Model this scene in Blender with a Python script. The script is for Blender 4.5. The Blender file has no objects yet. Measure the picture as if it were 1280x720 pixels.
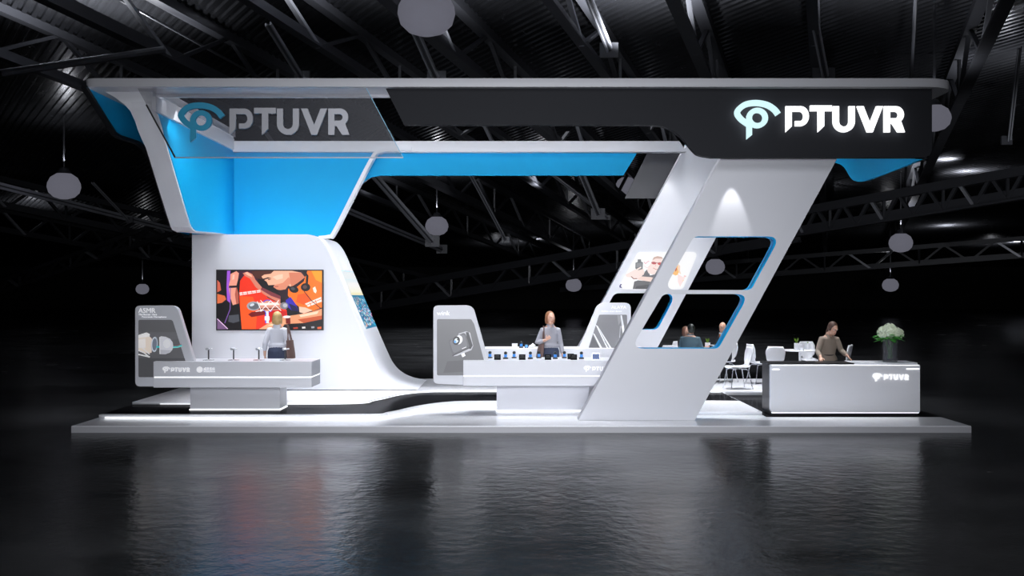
import bpy, bmesh, math, random
from mathutils import Vector, Matrix
from mathutils.geometry import tessellate_polygon
random.seed(7)
PI = math.pi
C = bpy.context.scene.collection
S = bpy.context.scene
# ------------------------------------------------------------------ camera, world, exposure
F = 1300.0          # focal length in pixels of the 1280 wide frame
EYE = 2.31          # camera height
HOR = 362.0         # horizon row
cam_d = bpy.data.cameras.new('camera'); cam = bpy.data.objects.new('camera', cam_d); C.objects.link(cam)
cam.location = (0, 0, EYE); cam.rotation_euler = (PI/2, 0, 0)
cam_d.sensor_width = 36; cam_d.lens = 36*F/1280; cam_d.shift_y = (HOR-360)/1280; cam_d.clip_end = 500
S.camera = cam
S.view_settings.view_transform = 'Standard'; S.view_settings.look = 'None'
S.view_settings.gamma = 1; S.view_settings.use_curve_mapping = False
S.view_settings.exposure = 0.0
w = bpy.data.worlds.new('hall_dark'); S.world = w; w.use_nodes = True
w.node_tree.nodes['Background'].inputs[0].default_value = (.55, .6, .75, 1)
w.node_tree.nodes['Background'].inputs[1].default_value = 0.012

def area(name, loc, target, sx, sy, power, spread=180, col=(1, 1, 1)):
    d = bpy.data.lights.new(name, 'AREA'); d.shape = 'RECTANGLE'; d.size = sx; d.size_y = sy
    d.energy = power; d.spread = math.radians(spread); d.color = col
    o = bpy.data.objects.new(name, d); C.objects.link(o); o.location = loc
    o.rotation_euler = (Vector(target)-Vector(loc)).to_track_quat('-Z', 'Y').to_euler()
    return o
def spot(name, loc, target, power, ang, blend=.6, size=.05, col=(1, 1, 1)):
    d = bpy.data.lights.new(name, 'SPOT'); d.energy = power; d.spot_size = math.radians(ang); d.spot_blend = blend
    d.shadow_soft_size = size; d.color = col
    o = bpy.data.objects.new(name, d); C.objects.link(o); o.location = loc
    o.rotation_euler = (Vector(target)-Vector(loc)).to_track_quat('-Z', 'Y').to_euler()
    return o
def point(name, loc, power, size=.2, col=(1, 1, 1)):
    d = bpy.data.lights.new(name, 'POINT'); d.energy = power; d.shadow_soft_size = size; d.color = col
    o = bpy.data.objects.new(name, d); C.objects.link(o); o.location = loc
    return o
COOL = (.93, .95, 1)
area('added_front_fill', (0, 4, 9.0), (0, 18.5, 2.6), 12, 3, 85, 60, COOL)  # added soft fill from the camera side, no actual fixture
area('added_low_fill', (0, 1.5, 3.1), (0, 18.5, 2.0), 9, 2, 225, 60, COOL)  # added low fill to brighten the counter and desk fronts
area('added_top_fill', (0.2, 20.5, 12.0), (0.2, 20.5, 0), 14, 4, 470, 36, COOL)  # added overhead fill for platform and decks, no visible fixture
area('added_deck_fill', (0.3, 17.72, 5.56), (0.3, 17.5, 0), 13, .25, 32, 110, COOL)  # added strip of light to whiten the front deck evenly
area('added_foreground_fill', (0.8, 10.0, 11.5), (0.8, 10.4, 0), 6, 3, 70, 80, (1, 1, 1))  # added fill for the foreground floor, fading outwards
area('added_rear_floor_fill', (2.0, 46, 10.0), (2.0, 46, 0), 16, 30, 2300, 60, COOL)  # added fill so the floor behind the booth turns dark grey
area('tower_wash', (-5.2, 18.2, 5.3), (-5.2, 21.6, 2.0), 2.2, .5, 30, 120, COOL)
area('canopy_wash', (-3.8, 18.0, 5.35), (-4.6, 22.4, 4.4), 3.4, .5, 20, 150, COOL)
area('added_tower_side_fill', (1.4, 23.3, 4.5), (-3.9, 22.9, 2.6), 1.6, .4, 48, 60, COOL)  # added unseen lamp to lift the tower's sloping side
area('added_rear_pillar_fill', (3.6, 20.6, 5.4), (3.3, 22.45, 3.2), 1.6, .4, 9, 70, COOL)  # added fill to brighten the rear pillar
area('added_lounge_fill', (5.2, 23.2, 5.2), (4.9, 23.0, 0), 2.6, .8, 90, 90, COOL)  # added fill to whiten the lounge floor and chairs
for x, tx_, p_ in ((-14, -22, 1500), (-2, -6, 1800), (3, 8, 1800), (16, 30, 2600)):
    spot('added_truss_fill', (x, 31, 2.6), (tx_, 58, 9.0), p_, 75, .9, .4, COOL)  # added unseen spots that pick out the truss fronts

# ------------------------------------------------------------------ helpers
def atp(px, py, Y):
    """where the sight line of a photo pixel stands at depth Y"""
    return Vector(((px-640)*Y/F, Y, EYE-(py-HOR)*Y/F))
def flr(px, py, z):
    """where that sight line meets a level surface at height z"""
    Y = (EYE-z)*F/(py-HOR); return ((px-640)*Y/F, Y)

def mat(name, base, rough=.5, metal=0.0, emit=None, es=1.0, spec=.5, alpha=1.0, noise=0.06, bump=0.0, bscale=20.0, trans=0.0, coat=0.0):
    m = bpy.data.materials.new(name); m.use_nodes = True; nt = m.node_tree; b = nt.nodes['Principled BSDF']
    b.inputs['Base Color'].default_value = (*base, 1); b.inputs['Roughness'].default_value = rough
    b.inputs['Metallic'].default_value = metal; b.inputs['Specular IOR Level'].default_value = spec
    b.inputs['Alpha'].default_value = alpha; b.inputs['Transmission Weight'].default_value = trans
    b.inputs['Coat Weight'].default_value = coat
    if emit: b.inputs['Emission Color'].default_value = (*emit, 1); b.inputs['Emission Strength'].default_value = es
    if noise or bump:
        tc = nt.nodes.new('ShaderNodeTexCoord'); n = nt.nodes.new('ShaderNodeTexNoise'); n.inputs['Scale'].default_value = bscale
        nt.links.new(tc.outputs['Object'], n.inputs['Vector'])
        mr = nt.nodes.new('ShaderNodeMapRange'); mr.inputs['To Min'].default_value = max(0, rough-noise); mr.inputs['To Max'].default_value = min(1, rough+noise)
        nt.links.new(n.outputs['Fac'], mr.inputs['Value']); nt.links.new(mr.outputs[0], b.inputs['Roughness'])
        if bump:
            bp = nt.nodes.new('ShaderNodeBump'); bp.inputs['Strength'].default_value = bump; bp.inputs['Distance'].default_value = .01
            nt.links.new(n.outputs['Fac'], bp.inputs['Height']); nt.links.new(bp.outputs[0], b.inputs['Normal'])
    return m
M = {}
M['white'] = mat('white_lacquer', (.80, .81, .86), .32)
M['grey'] = mat('grey_and_shaded_white_lacquer', (.62, .63, .68), .38)  # on the front pillar: white with its shade put into the colour
M['counter'] = mat('counter_lacquer', (.70, .71, .76), .34)
M['deck'] = mat('white_gloss_floor', (.82, .83, .87), .16)
M['blue'] = mat('cyan_blue_paint', (.006, .42, .80), .5, spec=.15)
M['carpet'] = None
M['fascia'] = mat('charcoal_fascia', (.017, .018, .022), .6, spec=.12)
M['black'] = mat('black_laminate', (.010, .010, .012), .35)
M['panel'] = mat('dark_grey_panel', (.115, .115, .125), .35)
M['darkpanel'] = mat('dark_slanted_panel', (.045, .046, .055), .35)
M['chrome'] = mat('brushed_chrome', (.55, .56, .6), .28, 1.0)
M['led'] = mat('led_white', (.9, .9, .9), .4, emit=(.95, .97, 1), es=1.3, noise=0)
M['plastic'] = mat('white_chair_plastic', (.85, .86, .90), .3)
M['steel'] = mat('dark_painted_steel', (.055, .057, .066), .42, .3)
M['steel_l'] = mat('lamplit_pale_steel', (.36, .37, .41), .35, .4)  # lamp light on the steel put into a paler colour
M['lettering'] = mat('white_lettering', (.9, .9, .95), .4, emit=(1, 1, 1), es=.35, noise=0)
M['slab'] = mat('silver_roof_edge', (.46, .465, .50), .4)
M['matt'] = mat('matt_black_card', (.008, .008, .009), .8, spec=.1)
M['letter_grey'] = mat('silver_letter', (.34, .345, .38), .35, .2)
M['logo_blue'] = mat('blue_logo_acrylic', (.015, .27, .45), .35)
M['leaf'] = mat('green_leaf', (.07, .34, .05), .5)
M['petal'] = mat('cream_petal', (.80, .86, .70), .7)
M['soil'] = mat('grey_pebbles', (.05, .05, .05), .9)

def glass_mat(name, tint, alpha):
    m = bpy.data.materials.new(name); m.use_nodes = True; nt = m.node_tree; nt.nodes.clear()
    out = nt.nodes.new('ShaderNodeOutputMaterial'); mix = nt.nodes.new('ShaderNodeMixShader'); t = nt.nodes.new('ShaderNodeBsdfTransparent')
    b = nt.nodes.new('ShaderNodeBsdfPrincipled'); b.inputs['Base Color'].default_value = (*tint, 1); b.inputs['Roughness'].default_value = .35
    mix.inputs[0].default_value = alpha; nt.links.new(t.outputs[0], mix.inputs[1]); nt.links.new(b.outputs[0], mix.inputs[2])
    nt.links.new(mix.outputs[0], out.inputs[0]); return m
M['glass'] = glass_mat('smoked_glass', (.09, .095, .12), .20)
m = bpy.data.materials.new('black_gloss_floor'); m.use_nodes = True; nt = m.node_tree; nt.nodes.clear()
out = nt.nodes.new('ShaderNodeOutputMaterial'); mix = nt.nodes.new('ShaderNodeMixShader'); di = nt.nodes.new('ShaderNodeBsdfDiffuse'); gg = nt.nodes.new('ShaderNodeBsdfGlossy')
di.inputs[0].default_value = (.010, .010, .011, 1); gg.inputs['Roughness'].default_value = .12; mix.inputs[0].default_value = .09
nt.links.new(di.outputs[0], mix.inputs[1]); nt.links.new(gg.outputs[0], mix.inputs[2]); nt.links.new(mix.outputs[0], out.inputs[0]); M['carpet'] = m
M['vase_glass'] = glass_mat('grey_vase_glass', (.16, .165, .19), .35)

def art_mat(name, emis):
    m = bpy.data.materials.new(name); m.use_nodes = True; nt = m.node_tree; b = nt.nodes['Principled BSDF']
    a = nt.nodes.new('ShaderNodeVertexColor'); a.layer_name = 'Col'
    b.inputs['Roughness'].default_value = .35
    if emis:
        b.inputs['Base Color'].default_value = (.01, .01, .01, 1)
        nt.links.new(a.outputs['Color'], b.inputs['Emission Color']); b.inputs['Emission Strength'].default_value = emis
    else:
        nt.links.new(a.outputs['Color'], b.inputs['Base Color']); nt.links.new(a.outputs['Color'], b.inputs['Emission Color']); b.inputs['Emission Strength'].default_value = .28  # slight glow added so printed pictures come out brighter
    return m
M['screen'] = art_mat('lit_screen_picture', 1.25)
M['print'] = art_mat('printed_picture_added_glow', 0)
M['litprint'] = art_mat('backlit_print', .95)

def wloc(o):
    v = Vector((0, 0, 0))
    while o is not None: v += o.location; o = o.parent
    return v
def thing(name, label, cat, loc=(0, 0, 0), rotz=0, group=None):
    o = bpy.data.objects.new(name, None); C.objects.link(o); o.empty_display_size = .2
    o.location = loc; o.rotation_euler = (0, 0, rotz); o['label'] = label; o['category'] = cat
    if group: o['group'] = group
    return o
def tag(o, label, cat, group=None, kind=None):
    if label: o['label'] = label; o['category'] = cat
    if group: o['group'] = group
    if kind: o['kind'] = kind
    return o
def link(name, me, mats, parent=None, local=False, smooth=None, bevel=0):
    """link a mesh given in world coordinates (or already local) under its parent; a top-level mesh gets its origin at its base"""
    for m in (mats if isinstance(mats, (list, tuple)) else [mats]): me.materials.append(m)
    o = bpy.data.objects.new(name, me); C.objects.link(o)
    if parent is not None:
        o.parent = parent
        if not local: me.transform(Matrix.Translation(-wloc(parent)))
    elif not local and len(me.vertices):
        xs = [v.co for v in me.vertices]
        c = Vector(((min(p.x for p in xs)+max(p.x for p in xs))/2, (min(p.y for p in xs)+max(p.y for p in xs))/2, min(p.z for p in xs)))
        me.transform(Matrix.Translation(-c)); o.location = c
    if smooth is not None:
        if hasattr(me, 'set_sharp_from_angle'):
            me.polygons.foreach_set('use_smooth', [True]*len(me.polygons)); me.set_sharp_from_angle(angle=math.radians(smooth))
        else: me.polygons.foreach_set('use_smooth', [True]*len(me.polygons))
    if bevel:
        b = o.modifiers.new('edge', 'BEVEL'); b.width = bevel; b.segments = 2; b.limit_method = 'ANGLE'; b.angle_limit = math.radians(40)
    return o

class MB:
    """collects shapes into one mesh"""
    def __init__(s): s.v = []; s.f = []; s.mi = []
    def add(s, vs, fs, mi=0):
        n = len(s.v); s.v += [tuple(v) for v in vs]; s.f += [tuple(i+n for i in f) for f in fs]; s.mi += [mi]*len(fs); return s
    def box(s, x0, x1, y0, y1, z0, z1, mi=0):
        vs = [(x, y, z) for z in (z0, z1) for y in (y0, y1) for x in (x0, x1)]
        return s.add(vs, [(0, 2, 3, 1), (4, 5, 7, 6), (0, 1, 5, 4), (2, 6, 7, 3), (0, 4, 6, 2), (1, 3, 7, 5)], mi)
    def bar(s, a, b, wd, ht, mi=0, up=(0, 0, 1)):
        a = Vector(a); b = Vector(b); d = (b-a).normalized(); u = Vector(up)
        if abs(d.dot(u)) > .98: u = Vector((0, 1, 0))
        x = d.cross(u).normalized()*wd/2; z = x.cross(d).normalized()*ht/2
        vs = [p+i*x+j*z for p in (a, b) for i, j in ((-1, -1), (1, -1), (1, 1), (-1, 1))]
        return s.add(vs, [(3, 2, 1, 0), (4, 5, 6, 7), (0, 1, 5, 4), (1, 2, 6, 5), (2, 3, 7, 6), (3, 0, 4, 7)], mi)
    def loft(s, rings, caps=True, mi=0, closed=True):
        n = len(rings[0]); vs = [p for r in rings for p in r]; fs = []
        for i in range(len(rings)-1):
            for j in range(n if closed else n-1):
                k = (j+1) % n; fs.append((i*n+j, i*n+k, (i+1)*n+k, (i+1)*n+j))
        if caps and closed: fs.append(tuple(range(n-1, -1, -1))); fs.append(tuple((len(rings)-1)*n+j for j in range(n)))
        return s.add(vs, fs, mi)
    def tube(s, pts, rads, n=10, mi=0, flat=1.0, side=None):
        pts = [Vector(p) for p in pts]; rings = []; prev = None
        if not isinstance(rads, (list, tuple)): rads = [rads]*len(pts)
        for i, p in enumerate(pts):
            d = (pts[min(i+1, len(pts)-1)]-pts[max(i-1, 0)]).normalized()
            if prev is None:
                u = Vector(side) if side else (Vector((0, 0, 1)) if abs(d.z) < .9 else Vector((1, 0, 0)))
                x = (u-d*u.dot(d)).normalized()
            else: x = (prev-d*prev.dot(d)).normalized()
            prev = x; y = d.cross(x)
            rings.append([p+(x*math.cos(2*PI*k/n)+y*flat*math.sin(2*PI*k/n))*rads[i] for k in range(n)])
        return s.loft(rings, True, mi)
    def limb(s, pts, rads, n=12, flat=1.0, side=None):
        """tube with rounded ends"""
        pts = [Vector(p) for p in pts]; rads = list(rads)
        d0 = (pts[0]-pts[1]).normalized(); d1 = (pts[-1]-pts[-2]).normalized()
        P = [pts[0]+d0*rads[0]*a for a in (.97, .75, .4)] + pts + [pts[-1]+d1*rads[-1]*a for a in (.4, .75, .97)]
        R = [rads[0]*a for a in (.25, .66, .92)] + rads + [rads[-1]*a for a in (.92, .66, .25)]
        return s.tube(P, R, n, 0, flat, side)
    def ell(s, c, r, n=14, m=9, rot=None, mi=0):
        c = Vector(c); rings = []
        for i in range(m+1):
            t = PI*i/m; rr = max(math.sin(t), .02)
            ring = []
            for j in range(n):
                v = Vector((r[0]*rr*math.cos(2*PI*j/n), r[1]*rr*math.sin(2*PI*j/n), -r[2]*math.cos(t)))
                ring.append(c+(rot @ v if rot else v))
            rings.append(ring)
        return s.loft(rings, True, mi)
    def lathe(s, c, prof, n=24, mi=0):
        c = Vector(c); return s.loft([[c+Vector((r*math.cos(2*PI*k/n), r*math.sin(2*PI*k/n), z)) for k in range(n)] for r, z in prof], True, mi)
    def mesh(s, name='m'):
        me = bpy.data.meshes.new(name); me.from_pydata(s.v, [], s.f); me.polygons.foreach_set('material_index', s.mi)
        bm = bmesh.new(); bm.from_mesh(me); bmesh.ops.recalc_face_normals(bm, faces=bm.faces); bm.to_mesh(me); bm.free(); me.update(); return me
    def build(s, name, mats, parent=None, **k): return link(name, s.mesh(name), mats, parent, **k)

def rounded(pts, rad, n=6):
    """round the corners of a 2-D polygon; rad is one radius or one per corner"""
    out = []; N = len(pts)
    for i in range(N):
        r = rad[i] if isinstance(rad, (list, tuple)) else rad
        p = Vector(pts[i]); a = Vector(pts[i-1])-p; b = Vector(pts[(i+1) % N])-p
        if r <= 0: out.append(tuple(p)); continue
        la, lb = a.length, b.length; a.normalize(); b.normalize()
        ang = math.acos(max(-1, min(1, a.dot(b)))); t = min(r/math.tan(ang/2), la*.49, lb*.49)
        p0 = p+a*t; p1 = p+b*t
        for k in range(n+1):
            u = k/n; out.append(tuple(p0*(1-u)**2+p*2*u*(1-u)+p1*u*u))
    return out
def curve_mesh(loops, t):
    """filled 2-D loops (inner loops are holes) given thickness t, as a mesh lying in x,y and centred on z=0"""
    cu = bpy.data.curves.new('tmp', 'CURVE'); cu.dimensions = '2D'; cu.fill_mode = 'BOTH'; cu.extrude = t/2
    for lp in loops:
        sp = cu.splines.new('POLY'); sp.points.add(len(lp)-1)
        for q, (x, y) in zip(sp.points, lp): q.co = (x, y, 0, 1)
        sp.use_cyclic_u = True
    o = bpy.data.objects.new('tmp', cu); C.objects.link(o); dg = bpy.context.evaluated_depsgraph_get(); dg.update()
    me = bpy.data.meshes.new_from_object(o.evaluated_get(dg)); bpy.data.objects.remove(o); bpy.data.curves.remove(cu)
    bm = bmesh.new(); bm.from_mesh(me); bmesh.ops.remove_doubles(bm, verts=bm.verts, dist=1e-5)
    bmesh.ops.recalc_face_normals(bm, faces=bm.faces); bm.to_mesh(me); bm.free()
    me.materials.clear(); return me
XZ = Matrix(((1, 0, 0, 0), (0, 0, 1, 0), (0, 1, 0, 0), (0, 0, 0, 1)))     # (x,y,t) -> (x, t, y)
def plateXZ(loops, y0, y1):
    me = curve_mesh(loops, y1-y0); me.transform(Matrix.Translation((0, (y0+y1)/2, 0)) @ XZ); me.flip_normals(); return me
YZ = Matrix(((0, 0, 1, 0), (1, 0, 0, 0), (0, 1, 0, 0), (0, 0, 0, 1)))     # (y,z,t) -> (t, y, z)
def plateYZ(loops, x0, x1):
    me = curve_mesh(loops, x1-x0); me.transform(Matrix.Translation(((x0+x1)/2, 0, 0)) @ YZ); return me
def plateXY(loops, z0, z1):
    me = curve_mesh(loops, z1-z0); me.transform(Matrix.Translation((0, 0, (z0+z1)/2))); return me
def pxl(pts, Y): return [(atp(x, y, Y).x, atp(x, y, Y).z) for x, y in pts]
def smooth_curve(pts, n=6):
    out = []
    for i in range(len(pts)-1):
        p0 = Vector(pts[max(i-1, 0)]); p1 = Vector(pts[i]); p2 = Vector(pts[i+1]); p3 = Vector(pts[min(i+2, len(pts)-1)])
        for k in range(n):
            t = k/n; out.append(tuple(.5*((2*p1)+(p2-p0)*t+(2*p0-5*p1+4*p2-p3)*t*t+(3*p1-p0-3*p2+p3)*t**3)))
    out.append(tuple(pts[-1])); return out
def stroke(pts, wd, w1=None):
    """outline of a polyline of width wd"""
    L = []; R = []; n = len(pts); w1 = wd if w1 is None else w1
    for i, p in enumerate(pts):
        p = Vector(p); a = Vector(pts[max(i-1, 0)]); b = Vector(pts[min(i+1, n-1)])
        d1 = (p-a).normalized() if i else (b-p).normalized(); d2 = (b-p).normalized() if i < n-1 else d1
        n1 = Vector((-d1.y, d1.x)); n2 = Vector((-d2.y, d2.x)); m = (n1+n2)
        m = n1 if m.length < 1e-6 else m.normalized(); k = 1/max(.4, m.dot(n1))
        h = (wd+(w1-wd)*i/max(1, n-1))/2; L.append(tuple(p+m*h*k)); R.append(tuple(p-m*h*k))
    return L+R[::-1]
def arc(cx, cy, rx, ry, a0, a1, n=16):
    return [(cx+rx*math.cos(math.radians(a0+(a1-a0)*i/n)), cy+ry*math.sin(math.radians(a0+(a1-a0)*i/n))) for i in range(n+1)]
def join(meshes):
    bm = bmesh.new()
    for m in meshes: bm.from_mesh(m)
    me = bpy.data.meshes.new('j'); bm.to_mesh(me); bm.free(); return me
# picture drawn as overlapping flat patches of ink or lit pixels
def art(name, patches, fn, m, parent, nrm, step=.0006):
    vs = []; fs = []; cols = []; nrm = Vector(nrm)
    for i, (pts, col) in enumerate(patches):
        w3 = [fn(x, y)+nrm*step*(i+1) for x, y in pts]; n0 = len(vs)
        for tri in tessellate_polygon([[Vector((x, y, 0)) for x, y in pts]]):
            fs.append(tuple(n0+k for k in tri)); cols.append(col)
        vs += [tuple(p) for p in w3]
    me = bpy.data.meshes.new(name); me.from_pydata(vs, [], fs)
    ca = me.color_attributes.new('Col', 'FLOAT_COLOR', 'CORNER'); data = []
    for c in cols: data += [((k/255)**2.2) for k in c]+[1.0]; data += data[-4:]*2
    ca.data.foreach_set('color', data); me.update()
    for p in me.polygons:
        if p.normal.dot(nrm) < 0: p.flip()
    return link(name, me, m, parent)
def text_mesh(txt, size, t=.004):
    cu = bpy.data.curves.new('t', 'FONT'); cu.body = txt; cu.size = size; cu.extrude = t/2; cu.fill_mode = 'BOTH'
    o = bpy.data.objects.new('t', cu); C.objects.link(o); dg = bpy.context.evaluated_depsgraph_get(); dg.update()
    me = bpy.data.meshes.new_from_object(o.evaluated_get(dg)); bpy.data.objects.remove(o); me.materials.clear(); return me
def text(name, txt, x0, x1, z0, z1, y, m, parent, t=.006):
    """text fitted into the box x0..x1, z0..z1, facing the visitor"""
    me = text_mesh(txt, 1, .01); xs = [v.co.x for v in me.vertices]; ys = [v.co.y for v in me.vertices]
    a, b, c, d = min(xs), max(xs), min(ys), max(ys)
    for v in me.vertices:
        v.co = Vector((x0+(v.co.x-a)/(b-a)*(x1-x0), y+v.co.z/.005*t/2, z0+(v.co.y-c)/(d-c)*(z1-z0)))
    return link(name, me, m, parent)

# the PTUVR word mark, in the pixels of an enlarged view (y down)
def logo_loops():
    eye = [smooth_curve([(412, 200), (396, 180), (366, 162), (322, 155), (280, 163), (252, 190), (264, 216), (296, 240)], 5)]
    E = [[stroke(eye[0], 23, 22)], [arc(330, 214, 42, 40, 0, 360, 28)[:-1], arc(330, 214, 21, 20, 0, 360, 28)[:-1]], [[(288, 205), (309, 205), (309, 281), (288, 298)]]]
    P = [[[(441, 168), (500, 168), *arc(500, 207, 32, 39, -90, 90, 12)[1:], (478, 246), (478, 226), (497, 226), *arc(497, 207.5, 14, 18.5, 90, -90, 8)[1:], (465, 189), (465, 247), (441, 270)]]]
    T = [[[(537, 165), (622, 165), (622, 187), (592, 187), (592, 246), (567, 270), (567, 187), (537, 187)]]]
    U = [[[(626, 168), (650, 168), (650, 228), *arc(669, 228, 19, 20, 180, 0, 10)[1:], (688, 168), (712, 168), (712, 228), *arc(669, 228, 43, 42, 0, 180, 14)[1:]]]]
    V = [[[(720, 168), (746, 168), (771, 232), (796, 168), (822, 168), (782, 270), (760, 270)]]]
    R = [[[(826, 168), (872, 168), *arc(872, 201, 32, 33, -90, 50, 12)[1:], (908, 270), (880, 270), (858, 236), (850, 236), (850, 270), (826, 270)],
          [(850, 189), (870, 189), *arc(870, 202, 12, 13, -90, 90, 8)[1:], (850, 215)]]]
    return E, [P, T, U, V, R]
def logo_parts(parent, x0, x1, z_mid, y, t, m_e, m_l, xlimit=None):
    """emblem and letters between x0 and x1; one mesh for the emblem, one per letter"""
    E, L = logo_loops(); k = (x1-x0)/(908-236); res = []
    def put(groups, name, m):
        ms = []
        for gi, g in enumerate(groups):
            cx_ = sum(p[0] for p in g[0])/len(g[0]); q_ = .84 if (k < .002 and name == 'letter') else 1
            loops = [[(x0+(cx_+(x-cx_)*q_-236)*k, z_mid-(y_-219)*k) for x, y_ in lp] for lp in g]
            ms.append(plateXZ(loops, y-t/2-.003*gi*t/.05, y+t/2))
        return link(name, join(ms), m, parent)
    res.append(put(E, 'emblem', m_e))
    for g in L: res.append(put(g, 'letter', m_l))
    return res

# ================================================================== SETTING: the hall
def floor_material():
    m = bpy.data.materials.new('polished_concrete'); m.use_nodes = True; nt = m.node_tree; b = nt.nodes['Principled BSDF']
    tc = nt.nodes.new('ShaderNodeTexCoord')
    n1 = nt.nodes.new('ShaderNodeTexNoise'); n1.inputs['Scale'].default_value = .55; n1.inputs['Detail'].default_value = 8; n1.inputs['Roughness'].default_value = .62
    mp = nt.nodes.new('ShaderNodeMapping'); mp.inputs['Scale'].default_value = (.7, 1.3, 1)
    nt.links.new(tc.outputs['Object'], mp.inputs[0]); nt.links.new(mp.outputs[0], n1.inputs['Vector'])
    cr = nt.nodes.new('ShaderNodeValToRGB'); cr.color_ramp.elements[0].position = .32; cr.color_ramp.elements[0].color = (.016, .0167, .018, 1)
    cr.color_ramp.elements[1].position = .72; cr.color_ramp.elements[1].color = (.042, .0435, .046, 1)
    nt.links.new(n1.outputs['Fac'], cr.inputs[0]); nt.links.new(cr.outputs[0], b.inputs['Base Color'])
    mr = nt.nodes.new('ShaderNodeMapRange'); mr.inputs['From Min'].default_value = .3; mr.inputs['From Max'].default_value = .7; mr.inputs['To Min'].default_value = .15; mr.inputs['To Max'].default_value = .28
    nt.links.new(n1.outputs['Fac'], mr.inputs[0]); nt.links.new(mr.outputs[0], b.inputs['Roughness'])
    b.inputs['Specular IOR Level'].default_value = .13
    n2 = nt.nodes.new('ShaderNodeTexNoise'); n2.inputs['Scale'].default_value = 6
    nt.links.new(tc.outputs['Object'], n2.inputs['Vector'])
    bp = nt.nodes.new('ShaderNodeBump'); bp.inputs['Strength'].default_value = .34; bp.inputs['Distance'].default_value = .022; n2.inputs['Detail'].default_value = 3.5; n2.inputs['Roughness'].default_value = .6
    nt.links.new(n2.outputs['Fac'], bp.inputs['Height']); nt.links.new(bp.outputs[0], b.inputs['Normal'])
    return m
fl = MB().box(-90, 90, -8, 125, -.3, 0).build('floor', floor_material()); fl['kind'] = 'structure'
# sloping corrugated roof deck: real ridges
def roofz(y): return 15.2-.082*y
DIRC = Vector((-845, 1300, 0)).normalized()         # the ridges' heading in plan
m_deck = mat('corrugated_roof_deck', (.10, .103, .115), .24, .9, noise=.08, bscale=1.5)
nn = Vector((DIRC.y, -DIRC.x, 0)); rb = MB(); pitch = .36
for i in range(-260, 400):
    c = Vector((0, 60, 0))+nn*(i*pitch)
    prof = [(0, 0), (.12, 0), (.16, .075), (.31, .075), (.36, 0)]
    ends = []
    for s_ in (-130, 130):
        ring = []
        for a, h in prof:
            p = c+nn*a+DIRC*s_; ring.append((p.x, p.y, roofz(p.y)-h))
        ends.append(ring)
    rb.loft(ends, False, 0, closed=False)
me = rb.mesh('deck')
bm = bmesh.new(); bm.from_mesh(me)
for co, no in (((0, -6, 0), (0, -1, 0)), ((0, 124, 0), (0, 1, 0)), ((-88, 0, 0), (-1, 0, 0)), ((88, 0, 0), (1, 0, 0))):
    bmesh.ops.bisect_plane(bm, geom=bm.verts[:]+bm.edges[:]+bm.faces[:], plane_co=co, plane_no=no, clear_outer=True)
bm.to_mesh(me); bm.free()
ce = link('ceiling', me, m_deck); ce['kind'] = 'structure'
m_wall = mat('black_hall_wall', (.012, .012, .013), .8)
for nm, a in (('wall_back', (-90, 90, 125, 125.4)), ('wall_left', (-90.4, -90, -8, 125)), ('wall_right', (90, 90.4, -8, 125)), ('wall_front', (-90, 90, -8.4, -8))):
    o = MB().box(*a, 0, 16.4).build(nm, m_wall); o['kind'] = 'structure'

# roof trusses: real members hung below the deck
def truss(name, label, A, B, depth, n, wc=.32, mm='steel', group=None, cat='truss', web=.16):
    A = Vector(A); B = Vector(B); d = Vector((0, 0, -depth))
    t = thing(name, label, cat, (A+B)/2, 0, group)
    MB().bar(A, B, wc, wc*.9).build('top_chord', M[mm], t)
    b = MB().bar(A+d, B+d, wc, wc*.25); b.bar(A+d+Vector((0, 0, wc*.5)), B+d+Vector((0, 0, wc*.5)), wc*.2, wc); b.build('bottom_chord', M[mm], t)
    for i in range(n):
        p = A+(B-A)*(i/n); q = A+(B-A)*((i+.5)/n); r = A+(B-A)*((i+1)/n)
        MB().bar(p, q+d, web, web*.8).build('brace', M['steel_l' if i % 3 == 1 else mm], t)
        MB().bar(q+d, r, web, web*.8).build('brace', M[mm], t)
        if i % 2 == 0: MB().bar(q, q+d, web*.7, web*.7).build('post', M[mm], t)
    return t
def roofpt(px, py, drop=.2):
    """point on the roof deck seen at that pixel"""
    k = (HOR-py)/F; Y = (15.2-drop-EYE)/(k+.082); return Vector(((px-640)*Y/F, Y, EYE+k*Y))
BD = Vector((400, 1300, -.082*1300)).normalized()
for i, (px, ln, dp, n, lab) in enumerate((
        (-160, 78, 1.7, 12, 'dark steel roof truss running over the far corner beyond the booth at the outer left'),
        (95, 80, 1.9, 12, 'dark steel roof truss passing behind the left end of the white canopy'),
        (310, 78, 1.5, 12, 'dark steel roof truss crossing above the smoked glass sign'),
        (505, 78, 1.9, 12, 'dark steel roof truss rising behind the largest round pendant lamp'),
        (690, 80, 1.6, 13, 'dark steel roof truss seen over the middle of the charcoal fascia'),
        (850, 80, 1.9, 13, 'dark steel roof truss above the start of the lit sign'),
        (1015, 80, 1.6, 13, 'dark steel roof truss standing upright in view above the lit sign'),
        (1250, 80, 1.9, 13, 'dark steel roof truss nearest the right edge of the hall roof'))):
    A = roofpt(px, -60); B = A+BD*ln; A2 = A-BD*6
    truss('roof_truss', lab, A2, B, dp, n, .42 if i % 2 else .34)
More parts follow.
